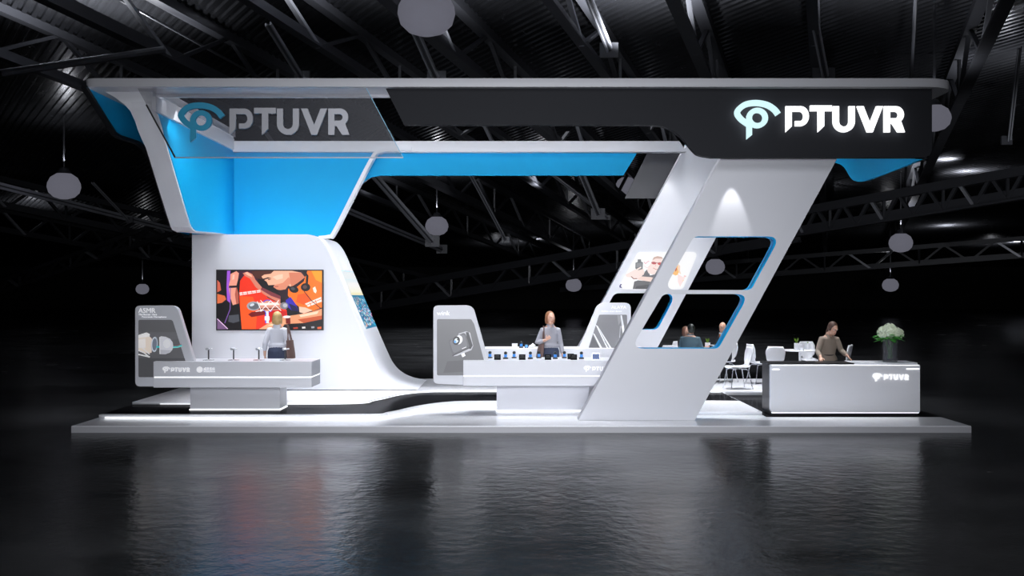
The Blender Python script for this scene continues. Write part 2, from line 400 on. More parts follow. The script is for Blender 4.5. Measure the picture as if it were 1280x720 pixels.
for (a, b, dp, lab, wc) in (
        ((380, 378, 88), (1000, 268, 62), 1.6, 'heavy cross girder crossing the dark gap between tower and slanted pillars', .55),
        ((960, 272, 60), (1420, 188, 46), 1.3, 'heavy cross girder under the roof right of the slanted pillars', .5),
        ((-120, 196, 62), (560, 352, 100), 1.8, 'long roof girder descending from the left edge behind the tower', .4),
        ((-60, 250, 70), (460, 356, 105), 1.5, 'lower roof girder descending behind the microphone counter', .35),
        ((700, 345, 100), (1380, 290, 80), 1.5, 'low distant girder behind the reception desk', .4),
        ((-90, 385, 96), (330, 232, 60), 1.0, 'thin dark girder rising from the left edge towards the canopy', .3)):
    truss('roof_girder', lab, atp(*a), atp(*b), dp, 12, wc, web=.2)
# single braces against the dark roof, lamp light put into their paler colour
for a, b, wd, lab in (((470, 222, 52), (540, 302, 56), .30, 'light steel brace slanting down to the pendant lamp between tower and counter'),
                      ((588, 218, 52), (632, 300, 58), .16, 'thin light steel brace under the cyan strip'),
                      ((722, 205, 50), (748, 268, 54), .28, 'light steel brace beside the partly hidden lamp'),
                      ((690, 218, 52), (760, 272, 58), .12, 'thin dark edged brace slanting towards the dark panel'),
                      ((515, 30, 34), (545, 98, 37), .26, 'light steel brace coming out from under the largest lamp'),
                      ((735, -5, 32), (762, 62, 35), .24, 'light steel brace high above the charcoal fascia'),
                      ((1012, -5, 32), (1032, 96, 36), .30, 'light upright steel member above the lit sign'),
                      ((1275, 60, 36), (1262, 175, 40), .16, 'light steel brace at the right edge of the roof'),
                      ((335, 30, 34), (376, 96, 38), .22, 'light steel brace above the smoked glass sign'),
                      ((0, 232, 50), (235, 292, 66), .26, 'long light steel flange descending from the left edge'),
                      ((432, 262, 62), (552, 312, 74), .30, 'light steel flange passing behind the pendant lamp to the tower'),
                      ((122, 235, 50), (160, 275, 54), .14, 'short light brace beside the left pendant lamp')):
    A, B = atp(*a), atp(*b); A = A+(A-B)*(.15 if A.z < 9 else 0); sd = (B-A).cross(Vector((0, 1, 0))).normalized()*wd*.36; t = thing('roof_brace', lab, 'brace', B)
    MB().bar(A+sd, B+sd, wd*.22, wd*.5).build('steel_angle', M['steel_l'], t); MB().bar(A-sd, B-sd, wd*.22, wd*.5).build('steel_angle', M['steel_l'], t)
    MB().bar(A+Vector((0, .08, 0)), B+Vector((0, .08, 0)), wd*.6, wd*.3).build('steel_web', M['steel'], t)
    MB().box(B.x-wd*1.3, B.x+wd*1.3, B.y+.2, B.y+.3, B.z-wd*.9, B.z+wd*1.2).build('gusset_plate', M['steel'], t)
# pipes
for a, b, r, lab in (((0, 92, 30), (205, 62, 33.5), .12, 'thin round pipe under the roof at the upper left'), ((150, 0, 34), (330, 100, 42), .05, 'thin conduit under the roof above the canopy left end'),
                     ((1145, -10, 33), (1128, 290, 64), .06, 'thin vertical conduit above the round lamp near the right')):
    tag(MB().tube([atp(*a), atp(*b)], r, 8).build('pipe', M['steel']), lab, 'pipe')

# round pendant lamps
m_lamp = mat('frosted_lamp_glass', (.10, .10, .12), .6, emit=(.105, .105, .13), es=1.0, noise=0, spec=.1)
def lamp(px, py, dpx, Y, label, power, rod=True):
    p = atp(px, py, Y); r = dpx*Y/F/2
    t = thing('pendant_lamp', label, 'lamp', p, 0, 'round pendant lamps under the hall roof')
    MB().lathe(p, [(r*.05, r*.78), (r*.45, r*.74), (r*.8, r*.5), (r*.97, r*.15), (r*1.0, -.1*r), (r*.9, -.45*r), (r*.62, -.72*r), (r*.25, -.84*r), (r*.02, -.86*r)], 44).build('lamp_globe', m_lamp, t, smooth=60)
    MB().lathe(p, [(r*.05, r*1.15), (r*.22, r*1.1), (r*.42, r*.82), (r*.46, r*.7)]).build('lamp_cap', M['steel'], t, smooth=60)
    top = roofz(p.y)
    MB().tube([p+Vector((0, 0, r*1.1)), Vector((p.x, p.y, max(top, p.z+r*1.3)))], .03+r*.02, 8).build('lamp_rod', M['steel'], t)
    if power: spot('lamp_glow', (p.x, p.y, min(p.z+r*1.5, top-.6)), (p.x, p.y, 40), power, 160, .8, .2, COOL)
lamp(533, 14, 72, 30, 'largest round pendant lamp, above the middle of the white roof edge', 150)
lamp(80, 232, 40, 52, 'round pendant lamp hanging at the far left beside the canopy', 260)
lamp(546, 282, 29, 66, 'round pendant lamp between the tower and the product counter', 450)
lamp(783, 232, 27, 66, 'round pendant lamp partly behind the dark slanted panel', 450)
lamp(1168, 147, 40, 36, 'round pendant lamp peeking out behind the right end of the fascia', 250)
lamp(1126, 303, 29, 66, 'round pendant lamp above and beside the flower vase', 450)
lamp(894, 333, 24, 72, 'round pendant lamp seen through the upper opening of the front pillar', 300)
lamp(717, 356, 20, 90, 'small distant pendant lamp above the standing woman by the product counter', 400)
lamp(1113, 356, 20, 90, 'small distant pendant lamp low above the flowers', 400)
lamp(178, 361, 16, 95, 'smallest distant pendant lamp just above the microphone counter sign', 250)

# ================================================================== BOOTH FLOOR
Z1, Z2, Z3 = .11, .17, .22
XL, XR, YF, YB = -7.11, 7.41, 16.78, 24.6
plat = thing('booth_platform', 'long white stepped exhibition platform with inset black flooring', 'platform', (0, 20, 0))
link('lower_deck', plateXY([[(XL, YF), (XR, YF), (XR, YB), (XL, YB)]], 0.0, Z1), M['deck'], plat, bevel=.006)
MB().box(XL+.004, XR-.004, YF-.012, YF, 0, Z1-.012).build('deck_edge', M['slab'], plat)  # darker strip added to tone down the overlit front riser
e2 = smooth_curve([flr(90, 518.5, Z2), flr(440, 518.5, Z2), flr(488, 516, Z2), flr(525, 509.5, Z2), flr(560, 506, Z2), flr(600, 505, Z2), flr(720, 505, Z2)], 6)
e2[0] = (XL+.05, e2[0][1])
XD = 4.38
r2 = [flr(760, 508, Z2), flr(800, 514.7, Z2), (XD, flr(900, 514.7, Z2)[1]), (XD, YB-.1), (XL+.05, YB-.1)]
link('middle_deck', plateXY([e2+r2], Z1, Z2), M['deck'], plat)
c2 = smooth_curve([flr(150, 517.4, Z2), flr(440, 517.4, Z2), flr(486, 514.6, Z2), flr(520, 507.5, Z2), flr(556, 502.5, Z2), flr(600, 501, Z2), flr(760, 501, Z2), flr(940, 501, Z2)], 6)
c2[0] = (XL+.07, c2[0][1])
link('black_flooring', plateXY([c2+[(XD-.02, c2[-1][1]), (XD-.02, YB-.15), (XL+.07, YB-.15)]], Z2, Z2+.006), M['carpet'], plat)
e3 = smooth_curve([flr(170, 502.5, Z3), flr(425, 502.5, Z3), flr(470, 498, Z3), flr(500, 491.5, Z3), flr(530, 488.2, Z3), flr(570, 487.6, Z3), flr(700, 487.6, Z3), flr(940, 487.6, Z3)], 6)
e3[0] = (XL+.05, e3[0][1])
link('upper_deck', plateXY([e3+[(XD-.02, e3[-1][1]), (XD-.02, YB-.2), (XL+.05, YB-.2)]], Z2+.006, Z3), M['deck'], plat)
link('rear_deck', plateXY([[(XD-.02, 21.62), (XR-.04, 21.62), (XR-.04, YB-.2), (XD-.02, YB-.2)]], Z1+.006, Z3), M['deck'], plat)
def ribbon(pts, z0, z1, t):
    out = [(p[0], p[1]-t) for p in pts]; return plateXY([list(pts)+out[::-1]], z0, z1)
link('led_strip', ribbon([(p[0], p[1]) for p in e2[1:]], Z1+.004, Z1+.022, .012), M['led'], plat)
link('led_strip', ribbon([(p[0], p[1]) for p in e3[1:]], Z2+.01, Z2+.02, .008), M['led'], plat)
cp = [(XD+.01, flr(963, 521.4, Z1)[1]), flr(1179, 521.4, Z1), (XR-.02, flr(1214, 512, Z1)[1]), (XR-.02, YB-.1), (XD+.01, YB-.1)]
link('black_flooring', plateXY([cp], Z1, Z1+.006), M['carpet'], plat)

# ================================================================== TOWER
ty0, ty1 = 21.6, 23.9
prof = pxl([(240, 487), (240, 293), (385, 293), (398, 297), (409, 311), (422, 341), (445, 395), (468, 448), (477, 465), (488, 476), (503, 483), (522, 487)], ty0)
prof = [prof[0], prof[1]]+smooth_curve(prof[2:], 5)
prof = [(x, max(z, Z3)) for x, z in prof]
tower = thing('display_tower', 'white storage tower with a sweeping curved side, carrying the large screen', 'tower', (-5, 22.5, Z3))
link('tower_body', plateXZ([prof], ty0, ty1), M['white'], tower, smooth=25)
# poster on the sloping side
def side_x(z):
    pr = [p for p in prof[2:]]
    for a, b in zip(pr, pr[1:]):
        if b[1] <= z <= a[1] and a[1] != b[1]: return a[0]+(b[0]-a[0])*(a[1]-z)/(a[1]-b[1])
    return pr[-1][0]
zt, zb = atp(425, 338, 22.1).z, atp(460, 411.5, 22.1).z
def side_pt(u, v):
    z = zt+(zb-zt)*v; return Vector((side_x(z)+.012, 22.12+u*1.70, z))
pat = [([(0, 0), (1, 0), (1, 1), (0, 1)], (240, 246, 248))]
for k in range(10):
    f = k/10; pat.append(([(0, f*.4), (1, f*.4), (1, f*.4+.045), (0, f*.4+.045)], (int(165+88*min(1, f*2)), int(222+30*min(1, f*2)), int(250-40*max(0, f-.6)*2))))
pat.append(([(0, .38), (1, .38), (1, .44), (0, .42)], (250, 240, 200)))
pat.append(([(0, .42), (1, .43), (1, 1), (0, 1)], (40, 130, 170)))
for k in range(260):
    u = random.uniform(.02, .93); v = random.uniform(.45, .95); s_ = .02+.05*(v-.4)
    c = random.choice([(10, 60, 90), (240, 246, 255), (235, 240, 250), (60, 190, 230), (20, 160, 210), (230, 140, 190), (250, 170, 120), (70, 60, 120), (240, 240, 200), (20, 90, 150)])
    pat.append(([(u, v), (min(u+s_*1.2, 1), v+s_*.4), (min(u+s_, 1), min(v+s_, 1)), (max(u-s_*.3, 0), min(v+s_*.8, 1))], c))
def sub_art(patches, n=8):
    return patches
poster = art('side_poster', pat, side_pt, M['litprint'], tower, (.9, 0, .42), .00008)

# wall screen
scr = thing('wall_screen', 'large lit screen showing a man in an orange shirt beside a microphone', 'screen', (atp(337, 413, 21.55).x, 21.57, atp(337, 413, 21.55).z))
sa, sb = atp(270, 337, 21.53), atp(404, 413, 21.53)
MB().box(sa.x, sb.x, 21.535, 21.6, sb.z, sa.z).build('frame', M['black'], scr, bevel=.004)
def scr_pt(x, y):
    return Vector((sa.x+.025+(x-62)/(761-62)*(sb.x-sa.x-.05), 21.533, sa.z-.025-(y-68)/(466-68)*(sa.z-sb.z-.05)))
def el(cx, cy, rx, ry, rot=0, n=18):
    c, s_ = math.cos(math.radians(rot)), math.sin(math.radians(rot))
    return [(cx+rx*math.cos(a)*c-ry*math.sin(a)*s_, cy+rx*math.cos(a)*s_+ry*math.sin(a)*c) for a in [2*PI*i/n for i in range(n)]]
def ln(pts, wd): return stroke(pts, wd)
T = [([(62, 68), (761, 68), (761, 466), (62, 466)], (16, 10, 16)),
     ([(200, 68), (340, 68), (330, 150), (200, 120)], (60, 25, 45)),
     ([(62, 130), (80, 150), (88, 200), (62, 215)], (190, 90, 70)), ([(62, 225), (112, 238), (122, 262), (95, 285), (62, 292)], (205, 100, 60)),
     ([(140, 372), (205, 366), (210, 412), (170, 424), (136, 415)], (70, 72, 80)),
     ([(62, 395), (132, 466), (62, 466)], (110, 82, 120)), (ln([(62, 395), (132, 464)], 5), (225, 190, 225)),
     ([(128, 68), (150, 68), (142, 180), (150, 290), (128, 270), (124, 180)], (150, 80, 200)),
     ([(150, 90), (190, 70), (207, 85), (200, 130), (190, 170), (203, 220), (206, 290), (166, 302), (146, 240), (138, 172), (148, 130)], (225, 145, 125)),
     ([(165, 95), (178, 92), (176, 125), (162, 130)], (240, 180, 160)), ([(190, 170), (203, 220), (206, 290), (190, 296), (180, 230)], (170, 85, 70)),
     ([(140, 170), (192, 168), (193, 182), (141, 186)], (20, 15, 30)), (ln([(150, 180), (148, 330), (112, 425)], 5), (120, 80, 160)),
     ([(215, 135), (245, 95), (275, 105), (300, 150), (370, 212), (400, 252), (470, 285), (525, 335), (530, 380), (470, 440), (330, 466), (226, 466), (216, 340), (208, 240)], (226, 48, 22)),
     ([(215, 240), (300, 245), (330, 330), (320, 466), (226, 466), (216, 340)], (238, 82, 24)), ([(400, 330), (525, 345), (520, 390), (430, 420), (390, 380)], (196, 18, 18)),
     ([(232, 85), (262, 74), (300, 92), (318, 130), (360, 180), (430, 214), (486, 240), (482, 288), (430, 262), (372, 228), (318, 178), (280, 120), (250, 105)], (205, 120, 100)),
     ([(360, 180), (430, 214), (486, 240), (484, 262), (420, 238), (352, 196)], (120, 52, 60)), ([(245, 82), (262, 76), (290, 96), (296, 112), (262, 96)], (240, 175, 150)),
     ([(290, 350), (380, 338), (386, 366), (292, 384), (268, 366)], (110, 12, 14)),
     ([(505, 70), (600, 68), (660, 68), (640, 150), (560, 290), (500, 270), (470, 215)], (40, 18, 30)),
     ([(340, 82), (400, 68), (560, 68), (622, 80), (648, 112), (600, 150), (556, 178), (536, 168), (518, 194), (484, 200), (462, 196), (436, 178), (446, 164), (404, 166), (392, 142), (372, 128)], (236, 170, 140)),
     ([(446, 164), (500, 150), (540, 110), (560, 150), (536, 168), (518, 194), (484, 200), (462, 196), (436, 178)], (214, 132, 104)),
     ([(430, 110), (470, 95), (500, 90), (500, 120), (460, 130)], (246, 194, 168)), ([(540, 80), (622, 80), (648, 112), (600, 150), (556, 178), (548, 130)], (205, 120, 92)),
     ([(290, 72), (330, 68), (440, 68), (420, 88), (376, 94), (356, 108), (362, 126), (330, 120), (300, 100)], (74, 38, 30)),
     ([(356, 126), (400, 112), (428, 120), (398, 122), (372, 132)], (40, 20, 20)), ([(400, 124), (424, 126), (404, 132)], (30, 15, 15)), (ln([(446, 176), (470, 174)], 4), (150, 50, 50)),
     ([(536, 190), (580, 190), (640, 140), (664, 68), (761, 68), (761, 318), (700, 342), (652, 318), (606, 312), (560, 276), (534, 236)], (246, 112, 20)),
     ([(690, 68), (761, 68), (761, 150), (720, 130)], (252, 150, 30)), ([(600, 230), (660, 220), (700, 280), (640, 300), (590, 280)], (232, 84, 18)),
     ([(700, 185), (716, 175), (726, 205), (720, 222), (706, 212)], (250, 230, 210)),
     ([(648, 292), (756, 246), (760, 278), (668, 314)], (250, 225, 215)), (ln([(655, 304), (758, 260)], 4), (240, 100, 30)), (ln([(680, 285), (690, 308)], 5), (240, 100, 30)), (ln([(716, 268), (726, 294)], 5), (240, 100, 30)),
     ([(211, 216), (350, 198), (352, 214), (214, 236)], (250, 220, 215)), (ln([(232, 214), (236, 232)], 4), (226, 48, 22)), (ln([(262, 209), (266, 228)], 5), (226, 48, 22)), (ln([(292, 206), (296, 222)], 4), (226, 48, 22)), (ln([(322, 202), (326, 218)], 5), (226, 48, 22)), (ln([(212, 227), (352, 207)], 3), (226, 48, 22)),
     ([(520, 268), (552, 246), (590, 300), (604, 345), (560, 338), (522, 306)], (52, 38, 170)), ([(540, 290), (590, 310), (604, 345), (560, 338)], (20, 12, 70)),
     (ln([(640, 68), (664, 104), (660, 158)], 16), (14, 14, 18)), (el(652, 180, 32, 28), (18, 18, 22)), (el(648, 178, 14, 13), (90, 60, 60)), (el(574, 195, 32, 23, 15), (16, 16, 20)), (el(568, 190, 14, 10, 15), (70, 70, 76)), (ln([(642, 208), (690, 270), (760, 330)], 5), (12, 12, 14)),
     ([(608, 312), (652, 318), (700, 338), (640, 358), (612, 350)], (240, 190, 165)),
     ([(480, 384), (600, 366), (690, 348), (761, 326), (761, 398), (640, 424), (560, 428), (480, 436)], (228, 150, 110)), ([(600, 400), (761, 372), (761, 398), (640, 424)], (190, 80, 40)), ([(610, 370), (700, 350), (740, 342), (730, 362), (620, 384)], (248, 205, 175)),
     ([(340, 466), (400, 428), (440, 410), (490, 395), (520, 420), (500, 450), (440, 466)], (232, 158, 120)), ([(400, 440), (470, 415), (500, 420), (460, 446)], (250, 205, 165)),
     ([(518, 378), (550, 382), (552, 432), (522, 428)], (112, 28, 22)), (el(527, 382, 26, 9), (235, 225, 225)),
     ([(560, 452), (640, 440), (761, 420), (761, 466), (540, 466)], (20, 12, 14)),
     ([(570, 454), (600, 452), (602, 462), (572, 464)], (180, 60, 40)), ([(628, 450), (650, 448), (652, 460), (630, 462)], (220, 210, 210)), ([(690, 448), (710, 446), (712, 458), (692, 460)], (150, 150, 160)), ([(730, 452), (758, 448), (758, 464), (732, 464)], (220, 90, 40)),
     (el(400, 308, 42, 44), (40, 60, 200)), (el(400, 308, 34, 38), (210, 150, 120)),
     ([(385, 345), (405, 345), (408, 425), (384, 425)], (225, 235, 255)), ([(384, 350), (390, 350), (390, 425), (384, 425)], (40, 70, 230)), ([(380, 378), (412, 378), (412, 405), (380, 405)], (235, 240, 250)),
     ([(328, 282), (470, 278), (490, 290), (492, 326), (470, 336), (328, 338)], (206, 140, 122)), ([(340, 288), (470, 286), (480, 300), (340, 304)], (250, 224, 212)), ([(340, 322), (480, 318), (476, 330), (340, 334)], (130, 60, 50)),
     (el(305, 308, 44, 31), (150, 152, 160)), (el(308, 310, 34, 22), (92, 94, 102)), (el(296, 300, 16, 9, -20), (200, 204, 215)), (el(510, 306, 27, 25), (120, 116, 124)), (el(516, 304, 15, 14), (176, 176, 186)),
     (ln([(330, 276), (360, 345)], 4), (250, 250, 250)), (ln([(352, 268), (420, 345)], 4), (250, 245, 245)), (ln([(420, 270), (352, 345)], 4), (250, 245, 245)), (ln([(474, 268), (420, 340)], 4), (250, 245, 245)), (ln([(420, 272), (490, 340)], 4), (250, 245, 245)), (ln([(320, 346), (375, 336)], 4), (250, 245, 245))]
art('picture', T, scr_pt, M['screen'], scr, (0, -1, 0), .0003)

# ================================================================== LEFT CANOPY BOWL, BEAM, ROOF
ROOFZ = 5.605; RTOP = ROOFZ+.14
can = thing('roof_canopy', 'white and cyan cantilevered canopy with thin silver roof edge and charcoal fascia', 'canopy', (0, 19.5, 3.4))
# roof slab: a flat ring, open to the hall roof in the middle
X0, X1 = -6.98, 7.28
outer = rounded([(X0, 16.9), (X1, 16.9), (X1, 20.5), (6.4, 20.5), (6.4, 17.85), (-5.98, 17.85), (-5.98, 22.5), (X0, 22.5)], [.22, .6, .1, 0, 0, 0, 0, .1], 8)
link('roof_slab', plateXY([outer], ROOFZ, RTOP), M['slab'], can, bevel=.015)
def yl(px, X=6.0): return F*X/(640-px)
def sideprof(pts, X):
    out = []
    for px, py in pts:
        Y = yl(px, X); out.append((Y, EYE-(py-HOR)*Y/F))
    return out
inn = sideprof([(196, 144), (202, 163), (208.6, 186), (223, 235), (237.5, 284), (243, 289.5)], 6.0)
ip = [(17.3, ROOFZ), (17.35, 5.45)]+inn+[(20.6, 3.43), (21.58, 3.46), (22.4, 3.46), (22.4, ROOFZ)]
link('side_wall', plateYZ([ip], -6.36, -6.0), M['white'], can, smooth=30)
# blue lining of that wall
ip2 = [(17.50, 5.29)]+[(a+.04, b+.02) for a, b in inn]+[(20.6, 3.45), (21.5, 3.475), (22.38, 3.475), (22.38, 5.29)]
link('blue_lining', plateYZ([ip2], -6.0, -5.985), M['blue'], can)
# the white flare from roof edge into the side wall
fl_ = MB(); rings = []
for py, pi_, po in ((109.5, 190, 112), (115, 190.5, 132), (122, 191, 144), (131, 192.5, 156), (139, 195, 163), (152, 199, 169), (163, 202, 172.5), (175, 205, 177.5), (186, 208.6, 183), (210, 215.7, 190.4), (235, 223, 198), (260, 230.3, 205.8), (280, 236.3, 212), (287, 240.5, 215), (290.5, 246, 221)):
    Y = max(17.28, yl(pi_)-.03); a = atp(pi_, py, Y); c = atp(po, py, Y)
    rings.append([Vector((c.x, Y, a.z)), Vector((a.x, Y, a.z)), Vector((a.x, Y+.06, a.z+.01)), Vector((c.x, Y+.06, a.z+.01))])
fl_.loft(rings); fl_.build('side_wall_face', M['white'], can, smooth=50)
# outer plate: blue face, black edge
op = sideprof([(107, 108.5), (144, 167), (150, 171), (172, 178), (183, 186), (190, 198), (196, 216), (215, 280), (221, 290)], 6.93)
opp = op+[(22.4, 3.46), (22.4, ROOFZ)]
link('outer_plate', plateYZ([opp], -7.0, -6.955), M['black'], can, smooth=30)
opb = [(a+.05, b+.01) for a, b in op]+[(22.38, 3.48), (22.38, ROOFZ)]
link('outer_blue_lining', plateYZ([opb], -6.955, -6.94), M['blue'], can)
# black edging that follows the outer front edge down
edge = MB()
for (a, b), (c, d) in zip(op, op[1:]): edge.bar((-6.955, a, b), (-6.955, c, d), .09, .06)
edge.build('black_edging', M['black'], can)
# back wall
bw = pxl([(290, 189), (476, 189), (467, 197), (419, 290), (412, 295.5), (240, 295.5), (240, 189)], 22.4)
link('blue_back_wall', plateXZ([bw], 22.4, 22.5), M['blue'], can)
fr = pxl(smooth_curve([(515, 187.2), (492, 187.4), (476, 190), (467, 197), (442, 245), (418.5, 291), (412, 296), (400, 297.5)], 5), 22.3)
link('frame_edge', plateXZ([stroke(fr, .075)], 22.15, 22.4), M['white'], can, smooth=30)
bs = pxl([(440, 189), (797.5, 189), (779, 219.3), (476, 219.3), (464, 221), (455, 226), (448, 236), (440, 240)], 22.6)
link('blue_strip', plateXZ([bs], 22.52, 22.7), M['blue'], can)
bm_ = pxl([(291, 176.3), (849, 176.3), (858, 189.5), (291, 189.5)], 22.2)
link('rear_beam', plateXZ([bm_], 22.2, 22.5), M['white'], can)
MB().box(-6.0, -5.93, 17.32, 22.2, 5.29, 5.53).build('side_beam', M['white'], can)
dp = pxl([(810, 190), (855, 190), (822, 248), (781, 248)], 23.0)
link('dark_panel', plateXZ([dp], 23.0, 23.08), M['darkpanel'], can)
# fascia
fp = [(481, 108.5), (505, 156)]+smooth_curve([(812, 156), (832, 159), (850, 170), (866, 188), (874, 194), (890, 197)], 5)+[(1157, 197), (1163, 193), (1165, 186), (1165, 108.5)]
link('front_fascia', plateXZ([pxl(fp, 17.05)], 17.05, 17.2), M['fascia'], can, smooth=30)
xr = atp(1165, 150, 17.05).x
zf = atp(0, 197, 17.05).z
cr_ = [(xr-.22+.24*math.sin(a), 17.29-.24*math.cos(a)) for a in [PI/2*i/8 for i in range(9)]]
link('fascia_return', plateXY([cr_+[(xr+.02, 20.5), (xr-.1, 20.5), (xr-.1, 17.32), (xr-.22, 17.2)]], zf, ROOFZ), M['fascia'], can, smooth=30)
# cyan wing at the right end (faces the middle of the booth)
XW = 6.66
wp = []
for px, py in [(1156, 199), (1150, 202), (1083, 225), (1070, 226.5), (1063, 222), (1055, 209), (1046, 204), (1035, 203)]:
    Y = max(17.24, F*XW/(px-640)); wp.append((Y, EYE-(py-HOR)*Y/F))
wp = smooth_curve(wp, 3)+[(22.4, ROOFZ), (17.22, ROOFZ)]
link('cyan_wing', plateYZ([wp], XW-.0, XW+.08), M['blue'], can)
MB().box(-6.2, 6.4, 17.55, 17.62, ROOFZ-.05, ROOFZ).build('light_channel', M['grey'], can)

# smoked glass with the grey word mark
gl = thing('glass_sign', 'smoked glass sign panel with blue emblem and silver letters', 'sign', (atp(340, 197, 17.0).x, 17.0, atp(340, 197, 17.0).z))
gp = pxl([(172, 110.5), (458, 110.5), (504, 197), (219, 197)], 17.0)
link('glass_pane', plateXZ([gp], 16.995, 17.01), M['glass'], gl)
e1 = pxl([(183, 131), (219, 197)], 17.0); link('black_edge', plateXZ([stroke(e1, .022)], 16.985, 17.02), M['black'], gl)
e1 = pxl([(219, 197), (504, 197)], 17.0); link('bottom_rail', plateXZ([stroke(e1, .018)], 16.985, 17.02), M['letter_grey'], gl)
e1 = pxl([(458, 110.5), (504, 197)], 17.0); link('glass_edge', plateXZ([stroke(e1, .01)], 16.99, 17.015), mat('blue_glass_edge', (.2, .5, .7), .3), gl)
a, b = atp(222, 152.5, 16.96), atp(437, 152.5, 16.96)
logo_parts(gl, a.x, b.x, a.z+.0, 16.95, .06, M['logo_blue'], M['letter_grey'])

# lit sign on the fascia
ls = thing('illuminated_sign', 'backlit white letters and pale cyan emblem on the charcoal fascia', 'sign', (atp(1023, 175, 17.0).x, 17.0, atp(1023, 175, 17.0).z))
m_ll = mat('lit_white_letter', (.9, .9, .9), .4, emit=(1, 1, 1), es=1.15, noise=0)
m_le = mat('lit_cyan_emblem', (.08, .1, .1), .4, emit=(.66, .94, .98), es=.97, noise=0)
m_halo = mat('back_light', (1, 1, 1), .4, emit=(.9, .95, 1), es=3.0, noise=0)
a, b = atp(916, 149.5, 16.98), atp(1130, 149.5, 16.98)
for o in logo_parts(ls, a.x, b.x, a.z, 16.955, .05, m_le, m_ll):
    o.data.materials.append(m_halo)
    for p in o.data.polygons:
        if p.normal.y > .9: p.material_index = 1

# ================================================================== SLANTED PILLARS
def pillar(name, label, outl, Y0, Y1, holes, m, group=None):
    loops = [pxl(outl, Y0)]+[rounded(pxl(h, Y0), r, 7) for h, r in holes]
    t = thing(name, label, 'pillar', (atp(sum(p[0] for p in outl)/4, 400, Y0).x, (Y0+Y1)/2, min(p[1] for p in loops[0])), 0, group)
    o = link('pillar_body', plateXZ(loops, Y0, Y1), [m, M['blue']], t)
    base = t.location; hb = [(min(x for x, z in lp), max(x for x, z in lp), min(z for x, z in lp), max(z for x, z in lp)) for lp in loops[1:]]
    for p in o.data.polygons:
        c = p.center+base
        if abs(p.normal.y) < .5 and any(a-.01 <= c.x <= b+.01 and d-.01 <= c.z <= e+.01 for a, b, d, e in hb) and abs(c.y-(Y0+Y1)/2) < .1: p.material_index = 1
    return t
pY = 17.49
fpil = pillar('slanted_pillar', 'large slanted front pillar, white greyed for shade, with two rounded openings edged in cyan', [(723, 525.4), (868.5, 525.4), (1052, 188), (906.5, 188)], pY, pY+.38,
       [([(867.5, 295.5), (975.5, 295.5), (939, 362.5), (829.5, 362.5)], .13), ([(829, 367.6), (936.5, 367.6), (898, 435.8), (788.5, 435.8)], .13)], M['grey'])  # the grey is white lacquer with shade put into its tone
rY = 22.45
rpil = pillar('slanted_pillar', 'white slanted rear pillar with a backlit poster, half hidden by the front one', [(697, 483), (796, 483), (958.5, 178), (859.5, 178)], rY, rY+.38,
       [([(768, 366.5), (846, 366.5), (822, 412), (744, 412)], .17)], M['white'])
# poster on the rear pillar
def post_pt(x, y): return Vector((atp(760+x/10.67, 305+y/10.66, rY-.03).x, rY-.03, atp(760+x/10.67, 305+y/10.66, rY-.03).z))
PP = [(rounded([(400, 104), (1205, 104), (1000, 604), (125, 604)], [60, 60, 70, 60], 5), (252, 252, 254)),
      ([(150, 560), (165, 535), (188, 532), (170, 560), (192, 590), (155, 580)], (40, 30, 110)),
      ([(330, 600), (350, 500), (400, 484), (560, 500), (680, 520), (760, 600)], (96, 96, 100)), ([(380, 560), (540, 540), (560, 600), (360, 600)], (70, 70, 74)),
      ([(430, 430), (520, 340), (540, 350), (560, 420), (640, 400), (700, 430), (700, 500), (560, 510), (430, 480)], (100, 100, 104)),
      ([(400, 440), (430, 430), (560, 440), (700, 460), (690, 500), (560, 502), (420, 480), (380, 466)], (244, 214, 204)),
      ([(232, 410), (340, 350), (380, 330), (470, 340), (490, 380), (450, 430), (380, 470), (310, 445), (250, 440)], (250, 228, 222)),
      (stroke([(308, 432), (340, 462), (388, 462)], 12), (150, 90, 80)),
      ([(366, 250), (395, 238), (395, 205), (440, 205), (442, 235), (466, 245), (462, 335), (400, 350), (364, 325)], (110, 112, 116)), ([(380, 255), (455, 250), (452, 300), (378, 310)], (140, 142, 146)),
      ([(384, 330), (440, 300), (446, 316), (392, 350)], (252, 232, 226)), ([(384, 358), (470, 330), (480, 346), (392, 380)], (250, 226, 218)), ([(400, 388), (480, 362), (484, 380), (410, 406)], (250, 226, 218)), ([(410, 414), (478, 392), (480, 408), (424, 428)], (248, 220, 212)),
      ([(520, 350), (545, 300), (580, 240), (600, 200), (650, 190), (715, 195), (740, 240), (735, 300), (700, 370), (650, 400), (590, 405), (540, 390)], (250, 226, 220)),
      ([(590, 215), (612, 176), (660, 162), (715, 172), (735, 200), (700, 195), (640, 192)], (206, 172, 160)),
      (el(612, 254, 32, 18, 5), (196, 78, 84)), (el(690, 262, 30, 18, 5), (210, 66, 60)), (stroke([(575, 245), (720, 256)], 8), (170, 100, 104)), (stroke([(600, 318), (640, 340), (670, 336)], 8), (214, 140, 130)), (stroke([(640, 270), (630, 300)], 6), (236, 190, 180)),
      (stroke([(480, 240), (500, 262), (530, 235), (550, 230)], 10), (240, 180, 190)), (stroke([(480, 290), (520, 320), (560, 290)], 6), (240, 205, 205)),
      ([(860, 400), (900, 300), (940, 270), (960, 300), (950, 360), (930, 410), (900, 420)], (250, 190, 110)), ([(890, 340), (910, 310), (920, 340), (900, 370)], (196, 90, 60)),
      ([(930, 270), (960, 290), (960, 360), (975, 405), (950, 390), (930, 340)], (246, 214, 190)), ([(930, 400), (1000, 440), (1040, 420), (1000, 500), (960, 570), (930, 500)], (252, 226, 224)),
      (stroke([(1010, 425), (1040, 430)], 12), (244, 190, 186)), (stroke([(990, 495), (1010, 480)], 12), (250, 214, 180))]
